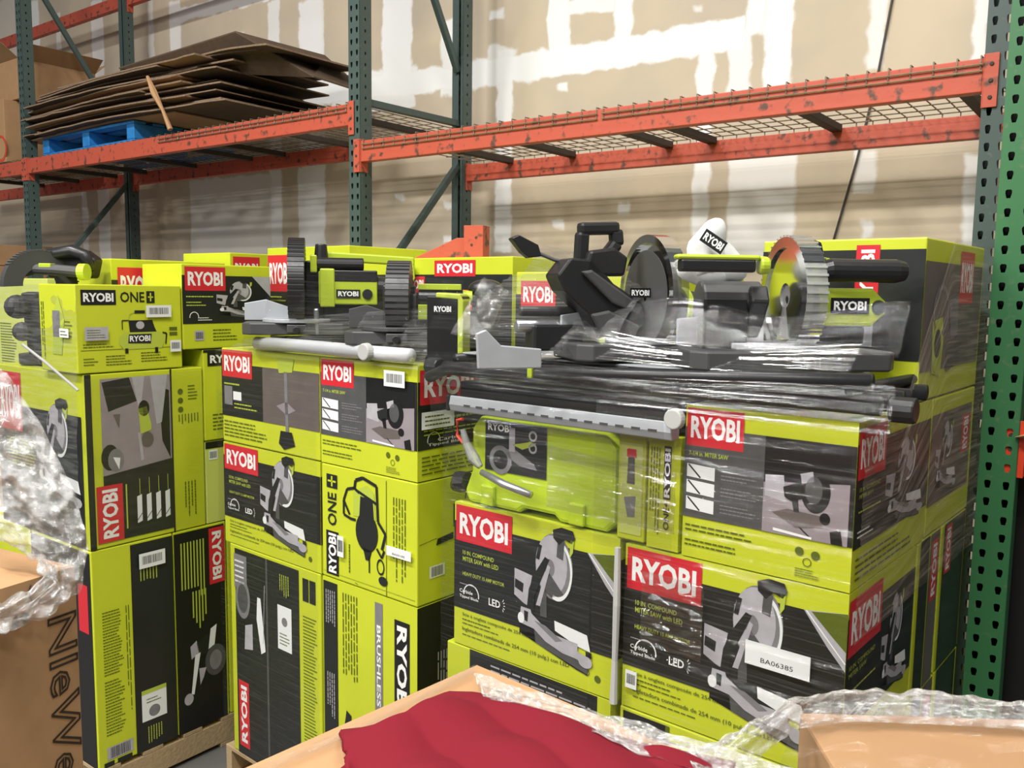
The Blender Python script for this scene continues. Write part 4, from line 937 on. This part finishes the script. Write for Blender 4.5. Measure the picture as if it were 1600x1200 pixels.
def bag(mb):
    c = Vector((-.165, .08, .285))
    M = Matrix.Rotation(R(25), 3, 'Y')
    mb.ell(c + Vector((-.008, 0, .0)), .048, .05, .072, 'bag', 22, 14, M=M, warp=.5); mb.ell(c + Vector((.035, .01, -.03)), .055, .045, .055, 'bag', 18, 12, warp=.5); mb.ell(c + Vector((-.015, .01, -.05)), .058, .045, .045, 'bag', 18, 12, warp=.5)
db = part(t, 'dust_bag', bag, smooth=True, label='white cloth dust bag')
def bagplate(mb):
    f = Face(mb, (-.238, .012, .315), (.83, -.10, -.55), (.55, .12, .83), (0, -1, 0), .062, .034); f.o = Vector((-.215, .014, .305))
    f.rect(0, 0, 1, 1, 'black', 0); f.text('RYOBI', .08, .2, .92, .8, 'white', 1, bold=.035)
part(db, 'nameplate', bagplate)
# black sliding saw with smoky guard
t = thing('sliding_miter_saw', 'black sliding miter saw with square carry handle and smoky round guard', 'saw', (lambda q: Vector((q.x, q.y, 1.872)))(at_y(1008, 455, 2.34)), R(18))
saw_base(t, .22)
part(t, 'blade_guard', lambda mb: (mb.sector((.012, -.02, .175), AXX, .02, .150, 0, 2 * math.pi, .010, 'guard_smoke', 48), mb.sector((.012, -.02, .175), AXX, .135, .156, -.4, 3.6, .045, 'guard_smoke', 40)), label='smoky clear round guard')
part(t, 'blade', lambda mb: mb.sector((-.01, -.02, .165), AXX, .01, .125, 0, 2 * math.pi, .002, 'toolgrey', 40))
part(t, 'nameplate', lambda mb: nameplate(mb, -.075, -.015, -.062, .165, .19))
def arm3(mb):
    mb.prism([(-.26, -.02, .22), (-.225, -.02, .265), (-.16, -.02, .262), (-.10, -.02, .20), (-.02, -.02, .155), (.0, -.02, .10), (-.05, -.02, .06), (-.14, -.02, .05), (-.17, -.02, .12), (-.24, -.02, .18)], (0, .10, 0), 'toolblack')
    mb.prism([(-.20, -.035, .23), (-.17, -.035, .235), (-.02, -.035, .14), (-.03, -.035, .12), (-.11, -.035, .15)], (0, .014, 0), 'toolgrey')
    mb.prism([(-.17, -.04, .12), (-.12, -.04, .13), (-.03, -.04, .09), (-.05, -.04, .045), (-.13, -.04, .05)], (0, .02, 0), 'toolgrey')
    mb.box(-.30, -.16, .04, .12, .02, .09, 'toolblack'); mb.cyl((-.34, .08, .085), (.05, .08, .085), .018, .018, 'alu', 14); mb.cyl((-.33, .08, .125), (.0, .08, .125), .014, .014, 'toolgrey', 14)
part(t, 'arm', arm3, .006)
part(t, 'carry_handle', lambda mb: (mb.bar((-.182, .02, .24), (-.178, .02, .335), .036, .034, 'toolblack', up=(0, 1, 0)), mb.bar((-.190, .02, .342), (-.075, .02, .348), .036, .034, 'toolblack'), mb.bar((-.083, .02, .345), (-.078, .02, .30), .036, .034, 'toolblack', up=(0, 1, 0)), mb.bar((-.078, .02, .31), (-.13, .02, .245), .036, .036, 'toolblack', up=(0, 1, 0))), .010)
part(t, 'handle_head', lambda mb: mb.prism([(-.19, -.02, .22), (-.07, -.02, .22), (-.06, -.02, .27), (-.10, -.02, .295), (-.17, -.02, .285)], (0, .06, 0), 'toolblack'), .008)
mh = part(t, 'motor_housing', lambda mb: (mb.cyl((.04, .02, .13), (.15, .02, .13), .055, .055, 'toolblack', 20), mb.sector((.12, .02, .13), AXX, .05, .064, 0, 6.28, .018, 'toollime', 24), mb.cyl((.15, .02, .13), (.175, .02, .13), .05, .04, 'toolgrey', 20)))
part(t, 'fence_wing', lambda mb: mb.prism([(-.47, -.02, -.02), (-.30, -.02, -.02), (-.30, -.02, .03), (-.41, -.02, .04), (-.45, -.02, .08), (-.475, -.02, .07)], (0, .014, 0), 'alu_matte'), .003, label='pale aluminium fence wing')
part(t, 'lever', lambda mb: (mb.prism([(-.36, .06, .315), (-.34, .06, .325), (-.285, .06, .30), (-.275, .06, .27), (-.31, .06, .265), (-.33, .06, .28)], (0, .035, 0), 'toolblack'), mb.tube([(-.295, .08, .285), (-.24, .06, .262), (-.18, .04, .25)], .006, 'toolgrey', 6)), .004, label='black lever on the left')
part(t, 'lime_tab', lambda mb: mb.prism([(-.155, -.05, .055), (-.135, -.05, .062), (-.14, -.05, .03)], (0, .01, 0), 'toollime'))

# saws on the middle stack
S1 = FM.p(.80, .13, 1.875)
t = thing('miter_saw', 'lime and black miter saw with tall ribbed grey guard', 'saw', S1, R(12))
saw_base(t, .20, True)
part(t, 'blade_guard', lambda mb: (mb.sector((0, 0, .185), AXX, .05, .178, -1.0, 3.9, .058, 'toolgrey', 40), [mb.sector((0, 0, .185), AXX, .177, .1805, -1 + .115 * i, -.93 + .115 * i, .060, 'toolblack', 1) for i in range(42)]), label='ribbed grey guard seen edge on')
part(t, 'blade', lambda mb: mb.sector((.0, 0, .175), AXX, .01, .165, 0, 2 * math.pi, .002, 'alu', 40))
part(t, 'arm', lambda mb: (mb.box(.03, .10, .0, .10, .03, .28, 'toolblack'), mb.bar((.06, .0, .04), (.13, -.05, -.02), .03, .03, 'toolblack'), mb.bar((.07, -.09, .10), (.075, -.09, .0), .022, .02, 'alu')), .006)
mh = part(t, 'motor_housing', lambda mb: (mb.box(.08, .30, -.06, .06, .115, .24, 'toollime'), mb.box(.085, .14, -.068, -.058, .105, .25, 'toollime'), mb.cyl((.30, 0, .175), (.335, 0, .175), .052, .046, 'toolblack', 20), mb.box(.12, .30, -.062, .062, .20, .245, 'toolblack'), mb.box(.10, .28, -.04, .05, .03, .114, 'toolblack')), .008)
part(mh, 'nameplate', lambda mb: nameplate(mb, .145, .235, -.0635, .140, .172))
part(mh, 'motor_cap', lambda mb: mb.cyl((.262, -.06, .155), (.262, -.068, .155), .02, .018, 'toolblack', 16))
part(t, 'side_handle', lambda mb: (mb.cyl((.07, -.03, .268), (.25, -.03, .268), .024, .024, 'toolblack', 16), mb.box(.05, .075, -.055, .0, .235, .30, 'toollime')), .004)
part(t, 'height_knob', lambda mb: mb.cyl((.09, .03, .285), (.09, .03, .345), .028, .022, 'toolblack', 14), .004)
part(t, 'lime_bar', lambda mb: mb.bar((.09, .05, .30), (.45, .05, .285), .04, .035, 'toollime'), .006)
part(t, 'belt_cover', lambda mb: (mb.ell((.375, .0, .19), .03, .06, .065, 'toolgrey', 18, 12), mb.box(.34, .42, .0, .05, .06, .14, 'toolblack'), mb.prism([(.41, .0, .13), (.45, .0, .22), (.445, .0, .27), (.42, .0, .27)], (0, .03, 0), 'toollime')), .003)
S2 = FM.p(.235, .14, 1.865)
t = thing('miter_saw', 'dark miter saw with lime motor and round black bulb', 'saw', S2, R(3))
saw_base(t, .18, False)
part(t, 'blade_guard', lambda mb: (mb.sector((0, 0, .145), AXX, .04, .135, -1.0, 3.9, .075, 'toolblack', 40), [mb.sector((0, 0, .145), AXX, .134, .1375, -1 + .15 * i, -.91 + .15 * i, .077, 'toolgrey', 1) for i in range(32)]))
part(t, 'arm', lambda mb: (mb.box(-.06, .05, .02, .11, .03, .2, 'toolblack'), mb.box(.045, .06, -.05, .03, .05, .17, 'toolgrey')), .006)
mh = part(t, 'motor_housing', lambda mb: (mb.box(.065, .21, -.055, .06, .085, .135, 'toollime'), mb.cyl((.065, -.01, .155), (.215, -.01, .155), .034, .034, 'toolblack', 18), mb.box(.065, .21, -.045, .05, .185, .205, 'toollime'), mb.cyl((.215, -.01, .160), (.248, -.01, .160), .026, .022, 'toollime', 16), mb.box(.10, .18, -.058, -.054, .112, .128, 'ltext')), .005)
part(t, 'bulb', lambda mb: (mb.ell((.295, .02, .19), .062, .05, .034, 'toolblack', 18, 12), mb.ell((.305, .03, .12), .045, .045, .07, 'toolblack', 18, 12)), smooth=True, label='round black rubber bulb')
t = thing('battery_case', 'small black and lime case standing between the two middle saws and the right stack', 'case', FM.p(-.02, .02, m3 + .004), R(-10))
part(t, 'case_shell', lambda mb: (mb.box(0, .115, 0, .10, 0, .215, 'black'), mb.prism([(.10, -.004, .0), (.118, -.004, .0), (.118, -.004, .20), (.108, -.004, .222), (.03, -.004, .226), (.03, -.004, .21), (.10, -.004, .205)], (0, .10, 0), 'ltext')), .004)
part(t, 'nameplate', lambda mb: nameplate(mb, .02, .085, -.0045, .16, .19))
# small saw at the left
t = thing('miter_saw', 'black and grey miter saw with lime ring behind the compressor carton', 'saw', FL.p(.50, .17, tz + .003), R(-2))
saw_base(t, .16, False)
SL = .0
part(t, 'blade_guard', lambda mb: (mb.sector((-.02, -.12, .33), Vector((.75, -.66, 0)), .07, .14, -.1, 3.2, .05, 'toolgrey', 34, e0=Vector((.66, .75, 0))), [mb.sector((-.02, -.12, .33), Vector((.75, -.66, 0)), .139, .145, .1 * i, .04 + .1 * i, .053, 'g3', 1, e0=Vector((.66, .75, 0))) for i in range(26)]))
part(t, 'arm', lambda mb: (mb.bar((-.09, -.03, .06), (-.09, -.06, .30), .07, .05, 'toolgrey'), mb.ell((-.13, -.1, .24), .05, .05, .05, 'toolgrey', 14, 8), mb.ell((-.09, -.14, .14), .04, .03, .04, 'toolgrey', 12, 8)), .006)
part(t, 'carry_handle', lambda mb: mb.tube([(-.03, -.08, .40), (0.0, -.08, .455), (.10, -.08, .47), (.15, -.08, .455), (.175, -.08, .39)], [.02, .026, .028, .026, .02], 'toolblack', 12), smooth=True)
part(t, 'side_handle', lambda mb: (mb.tube([(-.08, -.14, .375), (-.03, -.14, .395), (.06, -.14, .392), (.16, -.14, .385)], [.016, .022, .023, .022], 'toolgrey', 12), mb.box(.0, .05, -.16, -.12, .40, .418, 'toollime')), .003)
part(t, 'lime_ring', lambda mb: mb.cyl((.16, -.14, .385), (.19, -.14, .385), .034, .034, 'toollime', 18))
part(t, 'body', lambda mb: mb.prism([(-.02, -.07, .36), (.17, -.07, .36), (.19, -.07, .44), (.14, -.07, .475), (.0, -.07, .475)], (0, .07, 0), 'toolblack'), .012)

# ------------------------------------------------------------------ folded saw stands (wrapped)
t = thing('folding_saw_stand', 'folded black tubular saw stand lying across the right stack under the saws', 'saw stand', FR.p(1.22, .0, z3 + .004), FR.rz)
for y, zz_, r in ((.00, .030, .021), (.05, .032, .019), (.10, .028, .019), (.16, .03, .019), (.22, .03, .019), (.34, .03, .019)):
    part(t, 'rail', lambda mb: mb.tube([(0, y, zz_), (.2, y - .01, zz_ - .002), (.9, y, zz_), (1.26, y, zz_ + .004)], r, 'toolblack', 12), smooth=True)
for x in (.05, .30, .62, .95, 1.2):
    part(t, 'cross_tube', lambda mb: mb.cyl((x, -.01, .062), (x + .02, .36, .062), .013, .013, 'toolblack', 10), smooth=True)
part(t, 'lower_tray', lambda mb: mb.box(.03, .78, .03, .36, -.085, -.01, 'toolblack'), .006)
part(t, 'upper_leg', lambda mb: mb.tube([(-.04, -.03, .0), (.05, -.035, .035), (.6, -.035, .055), (1.25, -.03, .085)], .018, 'toolblack', 12), smooth=True)
part(t, 'side_plate', lambda mb: mb.box(.05, 1.05, .02, .30, .072, .078, 'alu_matte'), .002, label='dull aluminium mounting plate')
for x in (-.05, 1.30):
    part(t, 'rubber_foot', lambda mb: mb.cyl((x - .02, .0, .03), (x + .03, .0, .03), .027, .027, 'toolblack', 14), .004)
part(t, 'lime_latch', lambda mb: mb.box(.365, .380, -.060, -.053, .03, .07, 'toollime'))
t = thing('extension_bar', 'long slotted grey aluminium bar along the front of the right stack, above the tool case', 'bar', FR.p(1.15, -.052, 1.700), FR.rz)
part(t, 'bar', lambda mb: (mb.prism([(0, 0, .0), (0, .035, .0), (0, .035, .036), (0, .0, .046), (0, -.006, .02)], (.735, 0, 0), 'alu_matte')), .003)
for k in range(14): part(t, 'slot', lambda mb: mb.box(.06 + k * .047, .085 + k * .047, -.0062, -.004, .018, .024, 'g3'))
for x in (-.012,): part(t, 'end_cap', lambda mb: mb.box(x, x + .012, -.006, .036, 0, .046, 'toolblack'), .003)
part(t, 'knob', lambda mb: mb.cyl((.745, .0, .055), (.745, -.02, .055), .026, .024, 'rubber', 20), .003, label='round grey knob')
t = thing('folding_saw_stand', 'folded silver tube saw stand lying on the middle stack', 'saw stand', FM.p(.86, -.01, m3 + .004), FM.rz)
for y, m, r in ((.0, 'silver', .024), (.12, 'toolblack', .018), (.26, 'toolblack', .018), (.38, 'toolblack', .018)):
    part(t, 'rail', lambda mb: mb.tube([(0, y, .026), (.3, y, .028), (.66, y, .026), (.84, y, .026)], r, m, 14), smooth=True)
part(t, 'end_knob', lambda mb: mb.cyl((.66, -.02, .030), (.66, -.045, .030), .030, .028, 'rubber', 22), .004, label='round grey end cap')
for x in (.1, .45, .78): part(t, 'cross_tube', lambda mb: mb.cyl((x, .0, .045), (x, .40, .045), .010, .010, 'toolblack', 10))

# ------------------------------------------------------------------ stretch film
def film(name, label, fn, nu, nv, m, amp=.006, fu=3.0, fv=18.0, seed=0, uvs=(1, 1), group=None):
    """a sheet of thin film: fn(u, v) gives its surface; real folds run along u"""
    P = [[fn(i / nu, j / nv) for i in range(nu + 1)] for j in range(nv + 1)]
    mb = MB(); vs = []; uv = []
    for j in range(nv + 1):
        for i in range(nu + 1):
            p = P[j][i]; du = P[j][min(i + 1, nu)] - P[j][max(i - 1, 0)]; dv = P[min(j + 1, nv)][i] - P[max(j - 1, 0)][i]
            nn = du.cross(dv)
            if nn.length > 1e-9: nn.normalize()
            u, v = i / nu, j / nv
            d = noise.noise(Vector((u * fu, v * fv, seed))) + .5 * noise.noise(Vector((u * fu * 2.3, v * fv * 2.1, seed + 9)))
            vs.append(p + nn * amp * d); uv.append((u * uvs[0], v * uvs[1]))
    fs = [(j * (nu + 1) + i, j * (nu + 1) + i + 1, (j + 1) * (nu + 1) + i + 1, (j + 1) * (nu + 1) + i) for j in range(nv) for i in range(nu)]
    mb.add(vs, fs, m)
    o = mb.build(name, origin=vs[0], smooth=True, uvs=uv)
    tag(o, label, 'plastic film', group)
    return o
def lerp(a, b, t): return a + (b - a) * t
def path(pts):
    L = [0]
    for a, b in zip(pts, pts[1:]): L.append(L[-1] + (b - a).length)
    def f(u):
        s = u * L[-1]
        for k in range(len(pts) - 1):
            if s <= L[k + 1] + 1e-9: return pts[k].lerp(pts[k + 1], (s - L[k]) / max(1e-9, L[k + 1] - L[k]))
        return pts[-1]
    return f
def quad(a, b, c, d): return lambda u, v: a.lerp(b, u).lerp(d.lerp(c, u), v)
g = .016
# front of right stack
film('stretch_film', 'clear streaky stretch film around the front of the right stack', lambda u, v: FR.p(lerp(.66, -.004, u), -g, lerp(.45, 1.775, v)), 50, 260, 'film_h', .0050, 1.0, 42, 1, (1, 3))
film('stretch_film', 'thin stretch film over the left saw carton of the right stack', lambda u, v: FR.p(lerp(1.22, .665, u), -g, lerp(.45, 1.40, v)), 30, 100, 'film_light', .003, 2.5, 30, 4, (1, 2))
pf = path([FR.p(-g, -.004, 0), FR.p(-g, .5, 0), FR.p(-g - .005, 1.045, 0)])
film('stretch_film', 'hazy stretch film along the dark right side of the right stack, upper part', lambda u, v: pf(u) + Vector((0, 0, lerp(1.30, 1.80 + .40 * min(1, max(0, (u - .25) * 3)), v))), 50, 120, 'film_side', .006, 3, 26, 2, (2, 2))
film('stretch_film', 'stretch film along the right side of the right stack, lower part', lambda u, v: pf(u) + Vector((0, 0, lerp(.25, 1.295, v))), 40, 90, 'film_light', .004, 3, 26, 3, (2, 2))
# film pulled tight round the stand and saw bases
def tent(u, v):
    # front sheet from the bar up to the saws, leaning back
    a = lerp(1.25, -.08, u); return FR.p(a, lerp(-.070, -.045, v) , lerp(1.775, 1.868 + .008 * math.sin(u * 9), v))
film('stretch_film', 'shiny dense stretch film pulled over the black stand and saw bases of the right stack', tent, 110, 70, 'film_dense', .005, 1.2, 6, 5, (1, .7))
film('stretch_film', 'bright streaky film drawn across the saw bases of the right stack', lambda u, v: FR.p(lerp(1.14, .02, u), lerp(-.040, .045, v), lerp(1.872 + .014 * (1 - u), 1.955 + .02 * math.sin(u * 7) - .02 * u, v)), 110, 80, 'film_glint', .0055, .9, 6, 33, (1, .7))
film('stretch_film', 'bunched glinting film over the slim lime cartons', lambda u, v: FR.p(lerp(.80, .41, u), -.036, lerp(1.47, 1.64 - .02 * u, v)), 60, 80, 'film_glint', .0050, 1.6, 9, 34, (1, .7))
film('stretch_film', 'bunched glinting film left of the saw picture on the corner carton', lambda u, v: FR.p(lerp(.50, .33, u), -.030, lerp(1.17, 1.36, v)), 40, 90, 'film_glint', .0052, 1.8, 11, 35, (1, .9))
film('stretch_film', 'streaky clear film over the lime tool case', lambda u, v: FR.p(lerp(1.20, .42, u), -.030, lerp(1.40, 1.70, v)), 50, 80, 'film_h', .0035, 1.0, 10, 31, (1, .8))
film('stretch_film', 'shiny film band across the grey slotted bar', lambda u, v: FR.p(lerp(1.22, .43, u), lerp(-.062, -.072, v), lerp(1.69, 1.77, v)), 60, 24, 'film_dense', .004, 1.5, 3, 8, (1, .5))
film('stretch_film', 'film stretched between the black saw and its carton at the top of the right stack', lambda u, v: FR.p(lerp(1.19, .62, u), lerp(.0, .26, v), lerp(1.925, 2.10 + .03 * u, v ** .8)), 60, 60, 'film_soft', .007, 1.2, 9, 6, (1, 1))
film('stretch_film', 'film pulled from the black lever to the carry handle', quad(FR.p(.99, .17, 2.185), FR.p(.78, .13, 2.15), FR.p(.80, .13, 2.03), FR.p(1.10, .16, 2.05)), 30, 20, 'film_soft', .005, 3, 6, 7, (1, 1))
film('stretch_film', 'film around the lower half of the two saws at the right of the stack', lambda u, v: FR.p(lerp(.60, -.07, u), lerp(.0, .06, v), lerp(1.925, 2.02 + .02 * math.sin(8 * u), v)), 70, 60, 'film_h', .006, 1.3, 9, 11, (1, .6))
# middle stack
def mtent(u, v):
    a = lerp(1.14, -.02, u); top = 1.99 + .22 * math.exp(-((u - .31) / .06) ** 2)
    e = v ** 1.4
    return FM.p(lerp(a, lerp(.86, -.02, u), v), lerp(-.022, .10, v), lerp(1.800, lerp(1.93, 2.0, u), e))
film('stretch_film', 'hazy stretch film tented over the silver stand of the middle stack', mtent, 90, 70, 'film_soft', .007, 1.4, 9, 12, (1, 1))
film('stretch_film', 'shiny film twisted along the silver tube of the middle stack', lambda u, v: FM.p(lerp(.90, .20, u), -.040 - .012 * math.sin(v * math.pi), lerp(1.812, 1.868, v)), 60, 24, 'film_dense', .004, 1.5, 3, 13, (1, .4))
film('stretch_film', 'stretch film around the left half of the middle stack', lambda u, v: FM.p(lerp(1.145, .50, u), -g, lerp(.16, 1.80, v)), 40, 120, 'film_light', .003, 2.5, 34, 14, (1, 3))
film('stretch_film', 'film round the guards and motors of the two middle saws', lambda u, v: FM.p(lerp(.86, -.14, u), .02 + .04 * v, lerp(1.93, 2.13 - .05 * u, v)), 70, 40, 'film_light', .006, 3, 14, 15, (1, 1))
film('stretch_film', 'grey film edge gathered beside the dark bulb between the stacks', quad(FR.p(1.22, .02, 1.92), FR.p(1.10, .04, 1.90), FR.p(1.04, .08, 2.05), FR.p(1.16, .10, 2.09)), 20, 20, 'film_soft', .008, 3, 4, 16)
# left stack
film('stretch_film', 'clear film pulled over the near side of the compressor carton and table saw carton', lambda u, v: FL.p(lerp(.95, -.004, u), -g - .03 * (1 - v), lerp(1.10, 2.05, v)), 50, 70, 'film_soft', .006, 6, 9, 17, (2, 2))
film('stretch_film', 'thin film on the workshop photo side of the left stack', lambda u, v: FL.p(-g, lerp(-.02, .5, u), lerp(1.05, 1.70, v)), 30, 50, 'film_light', .003, 10, 3, 18)
mb = MB(); mb.tube([FR.p(.578, -.022, 1.40), FR.p(.574, -.026, 1.25), FR.p(.578, -.022, 1.10), FR.p(.576, -.026, .985)], [.008, .010, .008, .011], 'rubber', 8)
o = mb.build('film_strand', origin=FR.p(.578, -.022, 1.0)); tag(o, 'twisted whitish film strand hanging between the two saw cartons', 'film strand')
mb = MB(); mb.bar(FL.p(-.02, .235, 1.70), FL.p(-.02, .250, 1.10), .045, .002, 'film_light', up=FL.N)
q0, q1 = at_y(35, 538, 3.05), at_y(122, 610, 3.05)
mb = MB(); mb.tube([q0, q0.lerp(q1, .4) + Vector((0, 0, .004)), q1], .005, 'rubber', 8)
o = mb.build('film_strand', origin=q0); tag(o, 'taut white film strand slanting over the left edge cartons', 'film strand')

# ------------------------------------------------------------------ foreground
# brown carton with outlined lettering, left
LFC = at_y(117, 888, 1.6); LN = Vector((math.sin(R(27)), math.cos(R(27)), 0)); LX = Vector((math.cos(R(27)), -math.sin(R(27)), 0))
hz = 1.30; lo = LFC - Vector((0, 0, hz)); 
t = thing('cardboard_carton', 'big brown carton with outlined sideways letters in the left foreground', 'box', lo - LX * .7 - LN * .8, -R(27))
mb = MB(); mb.box(0, .7, 0, .8, 0, hz, 'card')
mb.box(.35, .7, .0, .8, hz, hz + .004, 'card_light')
vs, fs = text2d('NIeWe', 0.0, outline=.022)
f = Face(mb, (.7, 0, 0), (0, 1, 0), (0, 0, 1), (1, 0, 0), .8, hz)
def U(y): return y / .8
mb.add([f.P(lerp(U(.738), U(.798), y), lerp((hz - .080) / hz, (hz - .40) / hz, x), 1) for x, y in vs], fs, 'outline')
f.text('49', U(.665), (hz - .075) / hz, U(.705), (hz - .052) / hz, 'outline', 1, bold=.03); f.ring(U(.765), (hz - .01) / hz, .028, .003, 'outline', 1, t0=3.3, t1=5.4); f.ring(U(.735), (hz - .02) / hz, .03, .003, 'outline', 1, t0=2.6, t1=3.8)
mb.build('carton_body', t, bevel=.0015)
def L(px, py, y): return at_y(px, py, y)
e_r = path([L(-10, 555, 1.66), L(60, 655, 1.62), L(118, 770, 1.58), L(140, 855, 1.56), L(122, 925, 1.545), L(60, 968, 1.50), L(-20, 1000, 1.45)])
e_l = path([L(-150, 560, 1.62), L(-80, 700, 1.60), L(-40, 800, 1.57), L(20, 850, 1.555), L(90, 885, 1.54), L(40, 925, 1.49), L(-30, 950, 1.44)])
film('crumpled_film', 'crumpled shiny clear plastic draped over the brown carton in the left foreground', lambda u, v: e_l(v).lerp(e_r(v), u) + Vector((0, -.03 * math.sin(u * 3.1), .0)), 70, 150, 'film_crumple', .022, 5, 16, 21, (1, 3))
# red cloth on the carton in the centre foreground
CN = Vector((math.sin(R(42)), math.cos(R(42)), 0)); CX = Vector((math.cos(R(42)), -math.sin(R(42)), 0)); CA = at_z(745, 1040, 1.35)
t = thing('cardboard_carton', 'tan carton under the red cloth in the centre foreground', 'box', CA - CN * .62 - Vector((0, 0, 1.2)), -R(42))
mb = MB(); mb.box(0, .55, 0, .62, 0, 1.2, 'card_light'); mb.build('carton_body', t, bevel=.004)
mb = MB(); mb.box(.003, .547, .0, .617, 1.2005, 1.203, 'card_light'); mb.build('lid', t)
mb = MB(); mb.add([Vector((.02, .595 - .0, 1.206)) , Vector((.0, .62, 1.206)), Vector((-.004, .0, 1.206)), Vector((.02, .0, 1.206))], [(0, 1, 2, 3)], 'film_soft'); 
zt_ = 1.36
ct = [at_z(x, y, zt_) for x, y in ((500, 1232), (545, 1200), (567, 1180), (530, 1148), (585, 1142), (632, 1122), (672, 1098), (700, 1087), (742, 1088), (800, 1102), (862, 1122), (930, 1146), (1000, 1168), (1080, 1184), (1150, 1198))]
cb = [at_z(x, 1330, zt_) for x in (430, 470, 510, 550, 600, 640, 680, 720, 760, 820, 880, 950, 1010, 1060, 1100)]
pt_, pb_ = path(ct), path(cb)
def cloth(u, v):
    a = pt_(u).lerp(pb_(u), v); s = min(1, v * 5) * min(1, u * 8) * min(1, (1 - u) * 8)
    z = .004 + s * (.010 + .022 * (noise.noise(Vector((a.x * 7, a.y * 9, 3))) + .5) + .012 * abs(math.sin(a.x * 22 + a.y * 15)) )
    return a + Vector((0, 0, z))
mb = MB(); NU, NV = 90, 50
mb.add([cloth(i / NU, j / NV) for j in range(NV + 1) for i in range(NU + 1)], [(j * (NU + 1) + i, (j + 1) * (NU + 1) + i, (j + 1) * (NU + 1) + i + 1, j * (NU + 1) + i + 1) for j in range(NV) for i in range(NU)], 'cloth')
o = mb.build('red_cloth', origin=CA, smooth=True, solid=-.004); tag(o, 'dark red cloth spread over the carton in the centre foreground', 'cloth')
fa = path([at_z(740, 1050, 1.375), at_z(860, 1092, 1.38), at_z(1000, 1128, 1.385), at_z(1150, 1175, 1.38), at_z(1300, 1225, 1.37)])
fb = path([at_z(760, 1100, 1.385), at_z(850, 1122, 1.40), at_z(960, 1160, 1.40), at_z(1080, 1200, 1.39), at_z(1200, 1260, 1.38)])
film('crumpled_film', 'shiny clear film edge along the back of the red cloth', lambda u, v: fa(u).lerp(fb(u), v), 90, 26, 'film_crumple', .012, 6, 5, 23, (4, 1))
fc_ = path([at_z(385, 1206, 1.362), at_z(560, 1128, 1.362), at_z(742, 1038, 1.362)]); fd_ = path([at_z(420, 1206, 1.364), at_z(580, 1136, 1.364), at_z(742, 1052, 1.364)])
film('crumpled_film', 'thin film lip along the left edge of the tan carton', lambda u, v: fc_(u).lerp(fd_(u), v), 40, 8, 'film_soft', .003, 6, 3, 24, (4, 1))
# wrapped carton, right foreground
RA = at_z(1238, 1112, 1.30)
t = thing('cardboard_carton', 'tan carton under crumpled film in the right foreground', 'box', Vector((RA.x, RA.y - .36, .2)), R(-2))
mb = MB(); mb.box(0, .40, 0, .36, 0, 1.10, 'card_light'); mb.build('carton_body', t, bevel=.006)
ra = path([at_z(900, 1235, 1.32), at_z(1040, 1180, 1.33), at_z(1160, 1140, 1.34), at_z(1235, 1098, 1.35), at_z(1300, 1080, 1.35), at_z(1420, 1082, 1.345), at_z(1560, 1098, 1.34), at_z(1700, 1110, 1.33)])
rb = path([at_z(1000, 1300, 1.32), at_z(1120, 1280, 1.32), at_z(1180, 1190, 1.315), at_z(1245, 1140, 1.315), at_z(1330, 1128, 1.315), at_z(1450, 1132, 1.315), at_z(1590, 1140, 1.315), at_z(1700, 1160, 1.31)])
film('crumpled_film', 'crumpled clear film rim around the tan carton in the right foreground', lambda u, v: ra(u).lerp(rb(u), v) + Vector((0, 0, .02 * math.sin(v * 3.1))), 120, 26, 'film_crumple', .014, 14, 4, 25, (4, 1))
film('stretch_film', 'clear film stretched flat over the tan carton in the right foreground', quad(at_z(1200, 1250, 1.312), at_z(1700, 1250, 1.312), at_z(1650, 1125, 1.315), at_z(1245, 1115, 1.315)), 60, 40, 'film_light', .006, 8, 5, 26, (2, 2))
